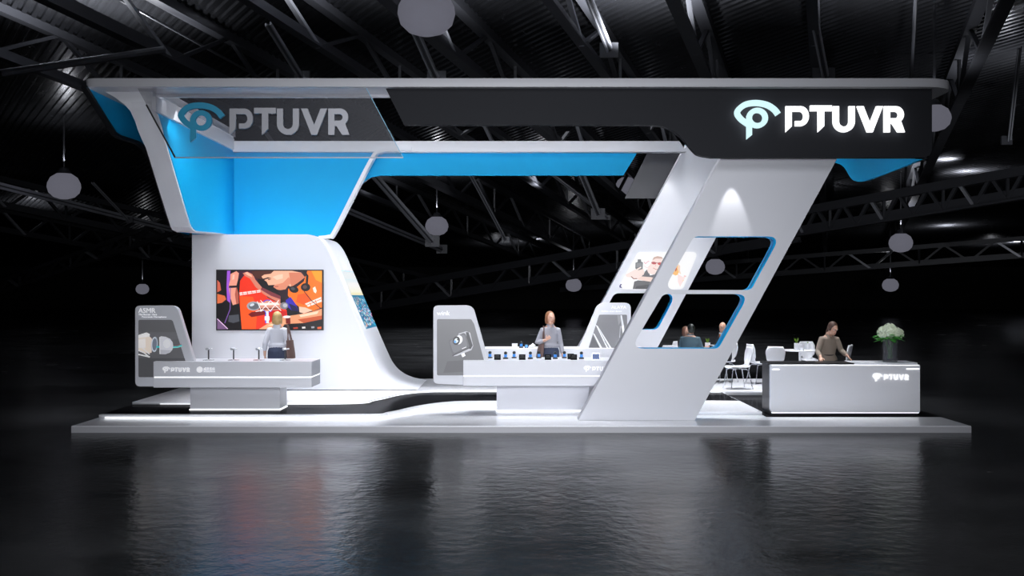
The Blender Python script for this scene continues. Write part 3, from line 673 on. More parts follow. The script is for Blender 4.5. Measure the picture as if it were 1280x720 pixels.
art('poster', PP, post_pt, M['litprint'], rpil, (0, -1, 0), .0004)
a = atp(918, 199, 17.24); spot('pillar_spot', a, a+Vector((0, .20, -1)), 60, 36, .5, .02)
a = atp(838, 192, 22.12); spot('rear_pillar_spot', a, a+Vector((-.05, .20, -1)), 26, 46, .7, .04)
for px, py, pw in ((45, 60, 1500), (110, 75, 1200), (190, 85, 300), (400, 15, 1600), (455, 40, 1400), (600, 60, 250), (790, 60, 2200), (930, 40, 250), (1085, 60, 450), (1130, 245, 500), (1260, 130, 500), (680, 240, 400), (250, 30, 200), (40, 290, 500), (1240, 330, 500), (620, 330, 500), (480, 250, 500)):
    q = roofpt(px, py, 2.2); spot('added_streak_light', q, q+Vector((0, .1, 1)), pw*1.5, 150, .8, .12, COOL)  # added spots, made up to draw bright streaks on the deck

# ================================================================== COUNTERS
def blade(parent, outl, inner, Y, t, picture, rads, irads):
    """upright sign blade at the end of a counter"""
    lo = rounded(pxl(outl, Y), rads, 6); o = link('sign_blade', plateXZ([lo], Y, Y+t), M['grey'], parent, bevel=.006)
    return o
def counter_body(parent, x0, x1, y0, y1, ztop, zgroove, zbot, bx0, bx1, by0, by1, zfloor):
    g = .018
    MB().box(x0, x1, y0, y1, zgroove+g/2, ztop).build('counter_top_box', M['counter'], parent, bevel=.006)
    MB().box(x0+.01, x1-.01, y0+.012, y1-.01, zgroove-g/2, zgroove+g/2).build('led_groove', M['led'], parent)
    MB().box(x0, x1, y0, y1, zbot, zgroove-g/2).build('counter_lower_box', M['counter'], parent, bevel=.006)
    MB().box(bx0, bx1, by0, by1, zfloor+.02, zbot).build('counter_base', M['counter'], parent, bevel=.006)
    MB().box(bx0-.01, bx1+.01, by0-.01, by1+.01, zfloor+.0, zfloor+.02).build('led_plinth', M['led'], parent)
cy = 17.9
lc = thing('display_counter', 'long white microphone counter with dark blade sign at its end, before the tower', 'counter', (atp(300, 0, 18.3).x, 18.3, Z2+.006))
xa, xb = atp(191.7, 0, cy).x, atp(389.6, 0, cy).x
counter_body(lc, xa, xb, cy, 18.7, atp(0, 452, cy).z, atp(0, 471.6, cy).z, atp(0, 484.5, cy).z, atp(237.5, 0, 18.4).x, atp(350, 0, 18.4).x, 18.4, 18.97, Z2+.006)
bY = 18.05
o = link('sign_blade', plateXZ([rounded(pxl([(169, 382), (221, 382), (252, 483), (169, 483)], bY), [.09, .16, .02, .09], 6)], bY, bY+.14), M['grey'], lc, bevel=.008)
k5 = 5.5375
def asm_pt(x, y): p = atp(160+x/k5, 370+y/k5, bY-.004); return Vector((p.x, bY-.004, p.z))
AS = [(rounded([(72, 165), (308, 165), (432, 562), (72, 562)], [12, 22, 3, 12], 4), (98, 98, 101)),
      ([(72, 250), (335, 250), (350, 300), (72, 320)], (106, 106, 110)), ([(72, 430), (392, 430), (432, 560), (74, 560)], (84, 84, 87)),
      ([(72, 270), (128, 252), (152, 264), (148, 284), (72, 296)], (252, 250, 248)), ([(72, 292), (150, 280), (166, 296), (164, 392), (140, 398), (72, 380)], (240, 222, 208)), ([(72, 300), (120, 294), (122, 360), (72, 360)], (252, 246, 240)),
      (stroke([(72, 376), (110, 392), (150, 424)], 8), (245, 245, 245)), (stroke([(72, 404), (152, 422)], 9), (245, 245, 245)), (stroke([(90, 350), (150, 404)], 7), (235, 235, 235)),
      (el(184, 335, 24, 54, 4), (176, 184, 196)), (el(184, 335, 15, 42, 4), (120, 128, 144)), (stroke(arc(184, 335, 19, 48, 60, 300, 10), 5), (222, 226, 234)),
      (stroke([(196, 352), (225, 352), (300, 352), (340, 350), (372, 340)], 12), (60, 195, 200)), (stroke([(310, 358), (345, 356), (376, 346)], 5), (150, 230, 220)), (stroke([(312, 346), (345, 344), (370, 333)], 3), (180, 60, 60)),
      ([(218, 284), (230, 278), (262, 282), (292, 296), (310, 320), (314, 345), (308, 372), (290, 392), (260, 403), (222, 402)], (214, 214, 220)), (el(270, 330, 26, 30), (230, 230, 236)), ([(222, 372), (300, 376), (286, 394), (258, 401), (224, 400)], (190, 190, 198)), (stroke([(220, 284), (222, 402)], 5), (245, 245, 245))]
art('sign_picture', AS, asm_pt, M['print'], lc, (0, -1, 0), .0004)
def tx(name, s_, x0, x1, y0, y1, Y, parent, m=None): a = atp(x0, y1, Y); b = atp(x1, y0, Y); return text(name, s_, a.x, b.x, a.z, b.z, Y, m or M['lettering'], parent)
tx('lettering', 'ASMR', 172.8, 194.2, 385.2, 391, bY-.004, lc)
tx('lettering', 'The Secret · Ears', 173, 196, 392, 394.2, bY-.004, lc)
tx('lettering', 'Panoramic Microphone', 177.5, 208, 395.2, 397.6, bY-.004, lc)
def small_logo(parent, x0, x1, ym, Y, t=.01, m=None):
    a, b = atp(x0, ym, Y), atp(x1, ym, Y); m = m or M['lettering']; return logo_parts(parent, a.x, b.x, a.z, Y-t/2, t, m, m)
small_logo(lc, 203, 237.3, 462.2, cy)
p = atp(249.6, 462, cy); r_ = atp(253.2, 462, cy).x-p.x
link('round_emblem', plateXZ([[(p.x+r_*math.cos(a), p.z+r_*math.sin(a)) for a in [2*PI*i/24 for i in range(24)]]], cy-.01, cy), M['lettering'], lc)
try: tx('lettering', '威思客科', 254.5, 268.6, 459.2, 463.4, cy-.005, lc)
except Exception: pass
tx('lettering', 'WEISIKETECH', 254.5, 268.6, 463.9, 465.2, cy-.005, lc)

# middle counter
fy = 18.2
mc = thing('display_counter', 'long white product counter in the middle with a blade sign showing a camera', 'counter', (atp(680, 0, 18.6).x, 18.6, Z1))
xa, xb = atp(579, 0, fy).x, atp(786, 0, fy).x
counter_body(mc, xa, xb, fy, 19.05, atp(0, 450.5, fy).z, atp(0, 470, fy).z, atp(0, 482.5, fy).z, atp(620.8, 0, 18.8).x, atp(736, 0, 18.8).x, 18.8, 19.4, Z1)
wY = 18.32
link('sign_blade', plateXZ([rounded(pxl([(541.7, 381.8), (591, 381.8), (620, 483), (541.7, 479.5)], wY), [.09, .16, .02, .09], 6)], wY, wY+.14), M['grey'], mc, bevel=.008)
k6 = 6.262
def wk_pt(x, y): p = atp(535+x/k6, 375+y/k6, wY-.004); return Vector((p.x, wY-.004, p.z))
WK = [(rounded([(70, 150), (338, 150), (362, 190), (470, 590), (70, 590)], [12, 10, 12, 3, 12], 4), (96, 96, 99)),
      ([(150, 480), (300, 470), (320, 560), (120, 570)], (84, 84, 87)),
      ([(240, 262), (300, 244), (330, 256), (354, 360), (340, 392), (230, 436), (200, 440)], (178, 178, 184)), ([(296, 250), (318, 252), (350, 356), (334, 384), (316, 380)], (50, 50, 54)),
      (rounded([(158, 316), (290, 250), (328, 372), (192, 440)], 24, 5), (88, 88, 92)), (rounded([(168, 322), (286, 264), (312, 360), (200, 420)], 22, 5), (106, 106, 110)), (stroke([(192, 436), (326, 374)], 7), (44, 44, 47)),
      (el(240, 312, 30, 36, 20), (236, 236, 238)), (el(222, 318, 28, 34, 20), (26, 26, 28)), (el(222, 318, 16, 20, 20), (206, 214, 224)), (el(212, 326, 9, 11), (90, 160, 230)), (el(236, 308, 8, 9), (20, 20, 22)),
      (stroke([(266, 382), (300, 368)], 5), (220, 220, 224)), ([(258, 422), (284, 412), (294, 436), (270, 448)], (240, 240, 244))]
art('sign_picture', WK, wk_pt, M['print'], mc, (0, -1, 0), .0004)
tx('lettering', 'wink', 546, 562.3, 388.6, 394.2, wY-.004, mc)
small_logo(mc, 729.5, 764, 461, fy)

# rear counter
ry = 20.7
rc = thing('display_counter', 'white rear counter behind the product counter, ending in a tall blade sign', 'counter', (atp(700, 0, 21).x, 21.1, Z2+.006))
xa, xb = atp(600, 0, ry).x, atp(806, 0, ry).x; zt2 = atp(0, 435.5, ry).z
MB().box(xa, xb, ry, 21.4, zt2-.5, zt2).build('counter_top_box', M['white'], rc, bevel=.006)
MB().box(xa+.6, xb-.4, ry+.25, 21.2, Z2+.006, zt2-.5).build('counter_base', M['white'], rc)
aY = 20.85
link('sign_blade', plateXZ([rounded(pxl([(748, 378.5), (788.5, 378.5), (788.5, 470), (709, 470)], aY), [.2, .12, .02, .02], 6)], aY, aY+.14), M['white'], rc, bevel=.008)
def al_pt(x, y): p = atp(740+x/18, 372+y/18, aY-.004); return Vector((p.x, aY-.004, p.z))
AL = [(rounded([(160, 385), (790, 385), (790, 1130), (-80, 1130)], [36, 36, 5, 5], 4), (112, 112, 116)),
      ([(80, 610), (130, 640), (440, 1130), (330, 1130)], (226, 228, 232)), ([(130, 660), (190, 760), (400, 1130), (360, 1130)], (150, 152, 158)), ([(20, 800), (60, 820), (230, 1130), (180, 1130)], (222, 224, 228)),
      ([(20, 860), (180, 1130), (-60, 1130)], (78, 78, 82)), (stroke([(280, 980), (370, 1110)], 8), (70, 70, 74)),
      ([(570, 400), (640, 400), (660, 520), (600, 620), (580, 500)], (138, 138, 142)), ([(640, 395), (672, 395), (720, 640), (740, 900), (700, 900), (670, 640)], (214, 216, 220)), ([(664, 640), (710, 620), (745, 860), (700, 880)], (244, 244, 248)), (stroke([(640, 640), (620, 900)], 14), (190, 192, 196))]
art('sign_picture', AL, al_pt, M['print'], rc, (0, -1, 0), .0004)
tx('lettering', 'ALAYA', 764, 783, 382.2, 386, aY-.004, rc)
tx('lettering', 'Fashion smart device', 752, 777, 388, 390, aY-.004, rc)

# reception desk
dY = 18.14
rd = thing('reception_desk', 'white wraparound reception desk with black side, standing at the open end of the booth', 'desk', (atp(1055, 0, 18.5).x, 18.45, Z1+.006))
xa, xb = atp(963.4, 0, dY).x, atp(1150, 0, dY).x; zt = atp(0, 456, dY).z; z0 = Z1+.006
link('white_front', plateXZ([rounded([(xa, z0+.05), (xb, z0+.05), (xb, zt), (xa, zt)], [.06, .03, .015, .03], 5)], dY, dY+.10), mat('desk_white', (.86, .87, .92), .3), rd, bevel=.008)
MB().box(xa-.0, xb-.02, dY+.10, 18.76, z0+.06, zt-.01).build('desk_core', M['black'], rd)
MB().box(xa+.03, xb-.03, dY+.04, 18.74, z0, z0+.06).build('plinth', M['black'], rd)
MB().box(xa-.03, atp(1070, 0, dY).x, dY+.10, 18.80, zt-.012, zt+.022).build('black_worktop', M['black'], rd)
MB().box(atp(1070, 0, dY).x, xb, dY+.10, 18.78, zt-.012, zt+.030).build('white_worktop', M['white'], rd, bevel=.008)
MB().box(xb-.03, xb, dY+.10, 18.76, z0+.05, zt-.012).build('side_panel', M['white'], rd)
MB().box(xa+.02, xb-.02, dY-.003, dY+.05, zt-.012, zt-.002).build('led_strip', M['led'], rd)
MB().box(xa+.02, xb-.02, dY+.0, dY+.05, z0+.038, z0+.05).build('led_strip', M['led'], rd)
for x0, x1, y_ in ((966, 974, 461), (1133, 1149, 460.5)):
    a, b = atp(x0, y_, dY), atp(x1, y_+1.4, dY); MB().box(a.x, b.x, dY-.006, dY+.01, b.z, a.z).build('light_slot', M['led'], rd)
mdl = mat('desk_lit_letter', (.9, .9, .9), .4, emit=(1, 1, 1), es=.75, noise=0)
logo_parts(rd, atp(1090.5, 0, dY).x, atp(1136, 0, dY).x, atp(0, 471.5, dY).z, dY-.012, .02, mdl, mdl)
# vase with flowers
vb = atp(1112.5, 452, 18.42); vb.z = zt+.03
vs = thing('flower_vase', 'grey glass vase of cream hydrangeas on the reception desk', 'vase', vb)
vr = 9.0*18.42/F; vh = .40
MB().lathe(vb, [(vr*.9, 0), (vr, .02), (vr, vh), (vr*.93, vh), (vr*.93, .05), (.01, .05)], 28).build('glass_body', M['vase_glass'], vs, smooth=40)
stm = MB()
for i in range(9):
    a = i*2.4; stm.tube([vb+Vector((.04*math.cos(a+2), .04*math.sin(a+2), .06)), vb+Vector((.09*math.cos(a), .09*math.sin(a), vh+.06))], .006, 6)
stm.build('stems', M['leaf'], vs)
lf = MB()
for i in range(46):
    a = random.uniform(0, 2*PI); l = random.uniform(.13, .24); p = vb+Vector((.08*math.cos(a), .08*math.sin(a), vh+random.uniform(0, .09)))
    d = Vector((math.cos(a), math.sin(a), random.uniform(-.45, .45))).normalized(); s_ = d.cross(Vector((0, 0, 1))).normalized()*l*.26; u = s_.cross(d).normalized()*.02
    lf.add([p, p+d*l*.4+s_, p+d*l, p+d*l*.4-s_, p+d*l*.45+u], [(0, 1, 4), (1, 2, 4), (2, 3, 4), (3, 0, 4)])
lf.build('leaves', M['leaf'], vs)
fw = MB()
for cx, cy_, cz, R in ((-.13, -.02, .52, .105), (-.04, -.1, .53, .11), (.07, -.08, .52, .105), (.15, 0, .50, .095), (.0, .02, .57, .12), (-.08, .1, .53, .1), (.09, .1, .53, .1)):
    for i in range(70):
        v = Vector((random.gauss(0, 1), random.gauss(0, 1), random.gauss(.25, .8))).normalized(); q = vb+Vector((cx, cy_, cz))+v*R*.92
        s_ = v.orthogonal().normalized().lerp(v.cross(v.orthogonal()).normalized(), random.random()).normalized()*.021; r2_ = v.cross(s_).normalized()*.021
        fw.add([q+s_+v*.008, q+r2_+v*.008, q-s_+v*.008, q-r2_+v*.008, q-v*.006], [(0, 1, 4), (1, 2, 4), (2, 3, 4), (3, 0, 4)])
    fw.ell(vb+Vector((cx, cy_, cz)), (R*.88,)*3, 10, 7)
fw.build('flowers', M['petal'], vs)

# ================================================================== PRODUCTS ON THE COUNTERS
def cp_tree(root, loc, label=None, rot=None):
    r = root.copy(); C.objects.link(r); r.location = loc
    if label: r['label'] = label
    if rot is not None: r.rotation_euler = (0, 0, rot)
    for ch in list(root.children):
        c = ch.copy(); C.objects.link(c); c.parent = r
        for g in ch.children: d = g.copy(); C.objects.link(d); d.parent = c
    return r
# microphone stands
ztop = atp(0, 452, 17.9).z
def mic(loc):
    t = thing('microphone_stand', 'slim desk microphone stand on the counter', 'microphone', loc, 0, 'microphone stands on the counter before the tower')
    MB().lathe((0, 0, 0), [(.10, 0), (.10, .008), (.03, .014), (.01, .02)], 20).build('base', M['chrome'], t, local=True, smooth=40)
    MB().tube([(0, 0, .015), (0, 0, .19)], .013, 10).build('pole', M['darkpanel'], t, local=True, smooth=40)
    MB().limb([(-.035, 0, .195), (.015, 0, .197)], [.024, .02]).build('microphone_head', M['chrome'], t, local=True, smooth=60)
    MB().tube([(.01, 0, .198), (.07, 0, .2)], .011, 8).build('clamp', M['plastic'], t, local=True, smooth=60)
    return t
spots = [(260.7, 'second'), (292, ''), (323.6, ''), (356.5, '')]
ml = ['microphone stand nearest the blade sign of its counter', 'microphone stand second from the blade sign of its counter', 'microphone stand just beside the blond woman, third from the blade sign', 'microphone stand in front of the blond woman at the counter end']
Ym = 18.25; m0 = None
for (px, _), lab in zip(spots, ml):
    loc = Vector(((px-640)*Ym/F, Ym, ztop))
    if m0 is None: m0 = mic(loc); m0['label'] = lab
    else: cp_tree(m0, loc, lab)
# small gadgets on the product counter
zc = atp(0, 450.5, fy).z
m_gb = mat('bright_blue_plastic', (.05, .30, .85), .3); m_gn = mat('navy_display', (.006, .03, .12), .2, emit=(.01, .06, .25), es=.4, noise=0)
def gadget(loc, wide):
    t = thing('action_camera', 'small camera', 'camera', loc, 0, 'small cameras on the product counter')
    MB().lathe((0, 0, 0), [(.045, 0), (.048, .02), (.03, .03)], 16).build('foot', M['black'], t, local=True, smooth=40)
    MB().lathe((0, 0, 0), [(.024, .03), (.028, .045), (.028, .07), (.024, .08)], 16).build('body', m_gb, t, local=True, smooth=40)
    MB().ell((0, 0, .104), (.030, .030, .030)).build('lens_head', M['black'], t, local=True, smooth=60)
    if wide: MB().box(-.07, .07, -.05, .05, -.0, .006).build('display_tray', M['plastic'], t, local=True)
    return t
gl_ = [(612.5, 'next to the slanted blade sign'), (632, 'just past the first black card'), (642.7, 'before the second black card'), (663, 'just past the second black card'), (673.7, 'before the third black card, under the handbag'),
       (694, 'directly in front of the woman, past the third card'), (705.5, 'beside the woman, before the paired black cards'), (726.8, 'between the paired black cards and the tablet')]
base = {0: gadget((0, 0, 0), True), 1: gadget((0, 0, 0), False)}
for i, (px, where) in enumerate(gl_):
    wd = 1 if i in (1, 3, 5, 7) else 0
    Yg = 18.72 if wd == 0 else 18.6
    loc = Vector(((px-640)*Yg/F, Yg, zc)); src = base[wd]
    lab = 'small blue and black camera '+where
    if i < 2: src.location = loc; src['label'] = lab
    else: cp_tree(src, loc, lab)
base[0].location = Vector(((gl_[0][0]-640)*18.72/F, 18.72, zc)); base[0]['label'] = 'small blue and black camera '+gl_[0][1]
def card(px, Y, label, dx=0):
    loc = Vector(((px-640)*Y/F, Y, zc))
    t = thing('info_card', label, 'card', loc, 0, 'black cards on the product counter')
    pts = [(-.058, .01), (.058, .01)]; wv = .058
    MB().add([(-wv, 0, 0), (wv, 0, 0), (wv, .03, .098), (-wv, .03, .098), (-wv, .012, 0), (wv, .012, 0), (wv, .036, .096), (-wv, .036, .096)], [(0, 1, 2, 3), (5, 4, 7, 6), (0, 3, 7, 4), (1, 5, 6, 2), (3, 2, 6, 7), (0, 4, 5, 1)]).build('board', M['matt'], t, local=True)
    me = text_mesh('wink', .035, .001); me.transform(Matrix.Translation((-.036, .017, .062)) @ Matrix.Rotation(PI/2-.3, 4, 'X')); link('lettering', me, M['panel'], t, local=True)
    MB().box(-.04, .04, .0115, .0135, .042, .046).build('text_line', M['panel'], t, local=True)
    return t
card(621.8, 18.32, 'black card nearest the slanted blade sign on the product counter'); card(652.8, 18.32, 'black card second from the blade sign on the product counter')
card(685, 18.32, 'black card in front of the standing woman'); card(713.5, 18.50, 'rear card of the overlapping black pair on the product counter'); card(717.3, 18.32, 'front card of the overlapping black pair on the product counter')
tb = thing('tablet', 'small tablet with dark blue display on the product counter', 'tablet', Vector(((745-640)*18.4/F, 18.4, zc)))
MB().add([(-.068, 0, 0), (.068, 0, 0), (.068, .03, .115), (-.068, .03, .115), (-.068, .014, 0), (.068, .014, 0), (.068, .044, .111), (-.068, .044, .111)], [(0, 1, 2, 3), (5, 4, 7, 6), (0, 3, 7, 4), (1, 5, 6, 2), (3, 2, 6, 7), (0, 4, 5, 1)]).build('casing', M['chrome'], tb, local=True)
MB().add([(-.06, .001, .008), (.06, .001, .008), (.06, .025, .10), (-.06, .025, .10), (-.06, .004, .008), (.06, .004, .008), (.06, .028, .10), (-.06, .028, .10)], [(0, 1, 2, 3), (5, 4, 7, 6), (0, 3, 7, 4), (1, 5, 6, 2), (3, 2, 6, 7), (0, 4, 5, 1)]).build('display', m_gn, tb, local=True)
MB().tube([(.08, .05, 0), (.10, .05, .09), (.08, .05, .125)], .006, 8).build('stand', M['plastic'], tb, local=True)
# rear counter goods
def rloc(px, Y=20.9): return Vector(((px-640)*Y/F, Y, zt2))
bx = thing('product_box', 'small plain white box on the rear counter', 'box', rloc(643.5)); MB().box(-.055, .055, -.04, .04, 0, .085).build('carton', M['plastic'], bx, local=True, bevel=.003); MB().box(-.057, .057, -.042, .042, .07, .087).build('lid', M['white'], bx, local=True)
cp_tree(base[1], rloc(651.5), 'small blue camera beside the white box on the rear counter')
cp_tree(base[1], rloc(701.5), 'small blue camera on the rear counter right beside the woman')
def cam_small(loc, label):
    t = thing('compact_camera', label, 'camera', loc)
    MB().box(-.04, .04, -.02, .03, 0, .07).build('body', M['black'], t, local=True, bevel=.006)
    MB().lathe((0, 0, 0), [(.025, 0), (.028, .03), (.022, .035)], 16).build('lens', m_gb, t, local=True)
    t.children[1].data.transform(Matrix.Translation((0, -.018, .036)) @ Matrix.Rotation(PI/2, 4, 'X')); return t
cam_small(rloc(658), 'black compact camera with blue lens on the rear counter')
hs = thing('white_headset', 'white rounded headset beside the compact camera on the rear counter', 'headset', rloc(666))
MB().limb([(-.05, 0, .03), (.0, 0, .035)], [.028, .03]).build('ear_cup', M['plastic'], hs, local=True, smooth=60); MB().tube([(-.04, 0, .04), (0, 0, .085), (.05, 0, .04)], .012, 8).build('headband', M['plastic'], hs, local=True, smooth=60)

# ================================================================== LOUNGE FURNITURE
def make_chair(loc, rot, label):
    t = thing('lounge_chair', label, 'chair', loc, rot, 'white lounge chairs')
    prof_ = smooth_curve([(-.24, .43), (-.20, .455), (-.05, .45), (.10, .445), (.185, .465), (.225, .53), (.25, .62), (.275, .74), (.30, .88)], 3)
    n = len(prof_); wid = []
    key = [(0, .17), (.08, .205), (.3, .22), (.45, .21), (.56, .13), (.62, .115), (.74, .185), (.9, .205), (1, .15)]
    for i in range(n):
        u = i/(n-1)
        for (a, b), (c, d) in zip(key, key[1:]):
            if a <= u <= c: f = (u-a)/(c-a); f = f*f*(3-2*f); wid.append(b+(d-b)*f); break
    vs_ = []; fs_ = []; m_ = 8
    for i, (y, z) in enumerate(prof_):
        u = i/(n-1)
        for j in range(m_+1):
            s2 = -1+2*j/m_; curl = (s2*s2)*(.02+.035*u)
            vs_.append((wid[i]*s2, y-(curl if u > .55 else 0), z+(curl*.6 if u <= .55 else 0)))
    for i in range(n-1):
        for j in range(m_): a = i*(m_+1)+j; fs_.append((a, a+1, a+m_+2, a+m_+1))
    seat_cut = int(n*.56)
    mb = MB(); mb.add(vs_, fs_); o = mb.build('seat_shell', M['plastic'], t, local=True, smooth=80)
    sm = o.modifiers.new('thick', 'SOLIDIFY'); sm.thickness = .016; sm.offset = 0
    MB().lathe((0, -.02, 0), [(.09, .41), (.09, .43), (.02, .435)], 16).build('seat_mount', M['chrome'], t, local=True)
    for sx, sy in ((-1, -1), (1, -1), (-1, 1), (1, 1)):
        MB().tube([(sx*.03, sy*.03-.02, .42), (sx*.15, sy*.14-.02, .418), (sx*.185, sy*.175-.02, .38), (sx*.235, sy*.235-.01, .0)], .011, 8).build('leg', M['chrome'], t, local=True, smooth=60)
    return t
def fp_(px, Y): return Vector(((px-640)*Y/F, Y, Z3))
ch0 = make_chair(fp_(923, 21.95), -PI/2+.15, 'white chair with chrome legs closest to the front pillar, side on')
def chair(px, Y, rot, lab): return cp_tree(ch0, fp_(px, Y), lab, rot)
chair(950, 23.2, PI/2+.25, 'taller looking white chair behind the side-on one, facing the square table')
chair(968, 22.35, PI-.15, 'white chair seen from behind directly behind the reception desk corner')
chair(1013, 24.0, .1, 'white chair on the far side of the table facing the camera')
chair(1048, 22.9, -PI/2-.5, 'white chair partly hidden behind the receptionist')
chair(905, 23.6, -1.25, 'white chair carrying the bald man')
chair(834, 22.9, PI+.1, 'white empty chair seen through the lower pillar opening')
st_ = thing('stool', 'low white stool under the man in the teal jacket', 'stool', fp_(863, 23.2))
MB().lathe((0, 0, 0), [(.15, .40), (.17, .41), (.17, .44), (.15, .452)], 28).build('seat', M['plastic'], st_, local=True, smooth=50)
MB().tube([(0, 0, .02), (0, 0, .41)], .025, 12).build('pedestal', M['chrome'], st_, local=True, smooth=60)
MB().lathe((0, 0, 0), [(.17, 0), (.17, .01), (.04, .03)], 28).build('foot', M['chrome'], st_, local=True, smooth=50)
chair(857, 24.2, .6, 'white chair carrying the brown haired person')
def table(px, Y, r, label, square=False):
    loc = fp_(px, Y); t = thing('lounge_table', label, 'table', loc)
    if square:
        me = plateXY([rounded([(-r, -r), (r, -r), (r, r), (-r, r)], .06)], .73, .75); link('tabletop', me, M['plastic'], t, local=True)
    else: MB().lathe((0, 0, 0), [(r*.98, .73), (r, .735), (r, .748), (r*.99, .75)], 40).build('tabletop', M['plastic'], t, local=True)
    MB().tube([(0, 0, .03), (0, 0, .73)], .03, 14).build('pedestal', M['plastic'], t, local=True, smooth=60)
    MB().lathe((0, 0, 0), [(.27, 0), (.27, .012), (.06, .03), (.03, .05)], 32).build('foot', M['plastic'], t, local=True, smooth=50)
    return t
table(1000, 23.1, .42, 'white pedestal table behind the reception desk with pots on it')
table(877, 23.9, .31, 'white round table at which the men sit')
# pots
def pot(loc, r, h, label, plant, lab_cat='pot'):
    t = thing('plant_pot', label, lab_cat, loc)
    MB().lathe((0, 0, 0), [(r*.85, 0), (r, .01), (r, h), (r*.85, h), (r*.85, h-.02), (.005, h-.02)], 20).build('pot', M['plastic'], t, local=True, smooth=40)
    if plant:
        lf = MB()
        for i in range(26):
            a = random.uniform(0, 2*PI); l = random.uniform(.5, 1)*plant; p = Vector((0, 0, h-.02))
            d = Vector((math.cos(a)*.35, math.sin(a)*.35, 1)).normalized(); s_ = d.orthogonal().normalized()*.012
            lf.add([p-s_, p+s_, p+d*l*.6+s_*1.3, p+d*l, p+d*l*.6-s_*1.3], [(0, 1, 2, 3, 4)])
        lf.build('foliage', mat('bright_plant', (.16, .30, .03), .5), t, local=True)
    return t
TT = Z3+.75
def tp(px, Y): return Vector(((px-640)*Y/F, Y, TT))
pot(tp(995.5, 22.95), .05, .16, 'white pot with a tall green plant on the table behind the desk', .17)
pot(tp(1002, 22.85), .055, .15, 'empty looking white pot in the middle of the table behind the desk', 0)
pot(tp(1009.5, 23.2), .055, .15, 'white pot with a low green plant beside the empty one', .05)
pot(tp(884.5, 23.75), .06, .13, 'white pot with a spiky plant on the men\'s table', .14)
pot(tp(890.5, 23.75), .05, .08, 'short white pot on the men\'s table beside the spiky plant', 0)
pot(tp(894, 23.95), .04, .06, 'tiny white pot with a lime green plant near the bald man', .06)

# ================================================================== PEOPLE
def fuse(mb, vox, sm=4):
    me = mb.mesh('f'); o = bpy.data.objects.new('f', me); C.objects.link(o)
    r = o.modifiers.new('r', 'REMESH'); r.mode = 'VOXEL'; r.voxel_size = vox
    s_ = o.modifiers.new('s', 'SMOOTH'); s_.factor = .5; s_.iterations = sm
    dg = bpy.context.evaluated_depsgraph_get(); dg.update()
    out = bpy.data.meshes.new_from_object(o.evaluated_get(dg)); bpy.data.objects.remove(o)
    out.materials.clear(); out.polygons.foreach_set('use_smooth', [True]*len(out.polygons)); return out
m_skin = mat('skin', (.62, .36, .26), .5); m_skin2 = mat('skin_tan', (.48, .27, .19), .5)
def cloth(n, c): return mat(n, c, .85, noise=.05, bump=.4, bscale=60)
def V(*a): return Vector(a)
def hand(mb, wr, d, palm, thumb_side, curl=.35, k=1.0):
    """palm, four fingers of unequal length and a thumb from the side of the palm"""
    d = Vector(d).normalized(); palm = Vector(palm); palm = (palm-d*palm.dot(d)).normalized(); s_ = d.cross(palm).normalized()
    if s_.dot(Vector(thumb_side)) < 0: s_ = -s_
    mb.limb([wr-d*.02, wr+d*.03*k, wr+d*.085*k], [.024*k, .032*k, .038*k], 12, .42, s_)
    for i, (o, L) in enumerate(((.029, .068), (.010, .078), (-.009, .073), (-.027, .058))):
        b = wr+d*.082*k+s_*o*k; c = curl*(1+.12*i)
        q = b+(d*math.cos(c*.6)+palm*math.sin(c*.6))*L*.45*k; e = q+(d*math.cos(c*1.9)+palm*math.sin(c*1.9))*L*.55*k
        mb.limb([b-d*.02, b, q, e], [.0095*k, .0095*k, .0088*k, .0078*k], 8)
    b = wr+d*.03*k+s_*.028*k; q = b+(d*.6+s_*.7+palm*.25).normalized()*.035*k; e = q+(d*.9+s_*.3+palm*.3).normalized()*.03*k
    mb.limb([b-s_*.012, b, q, e], [.012*k, .012*k, .0105*k, .009*k], 8)
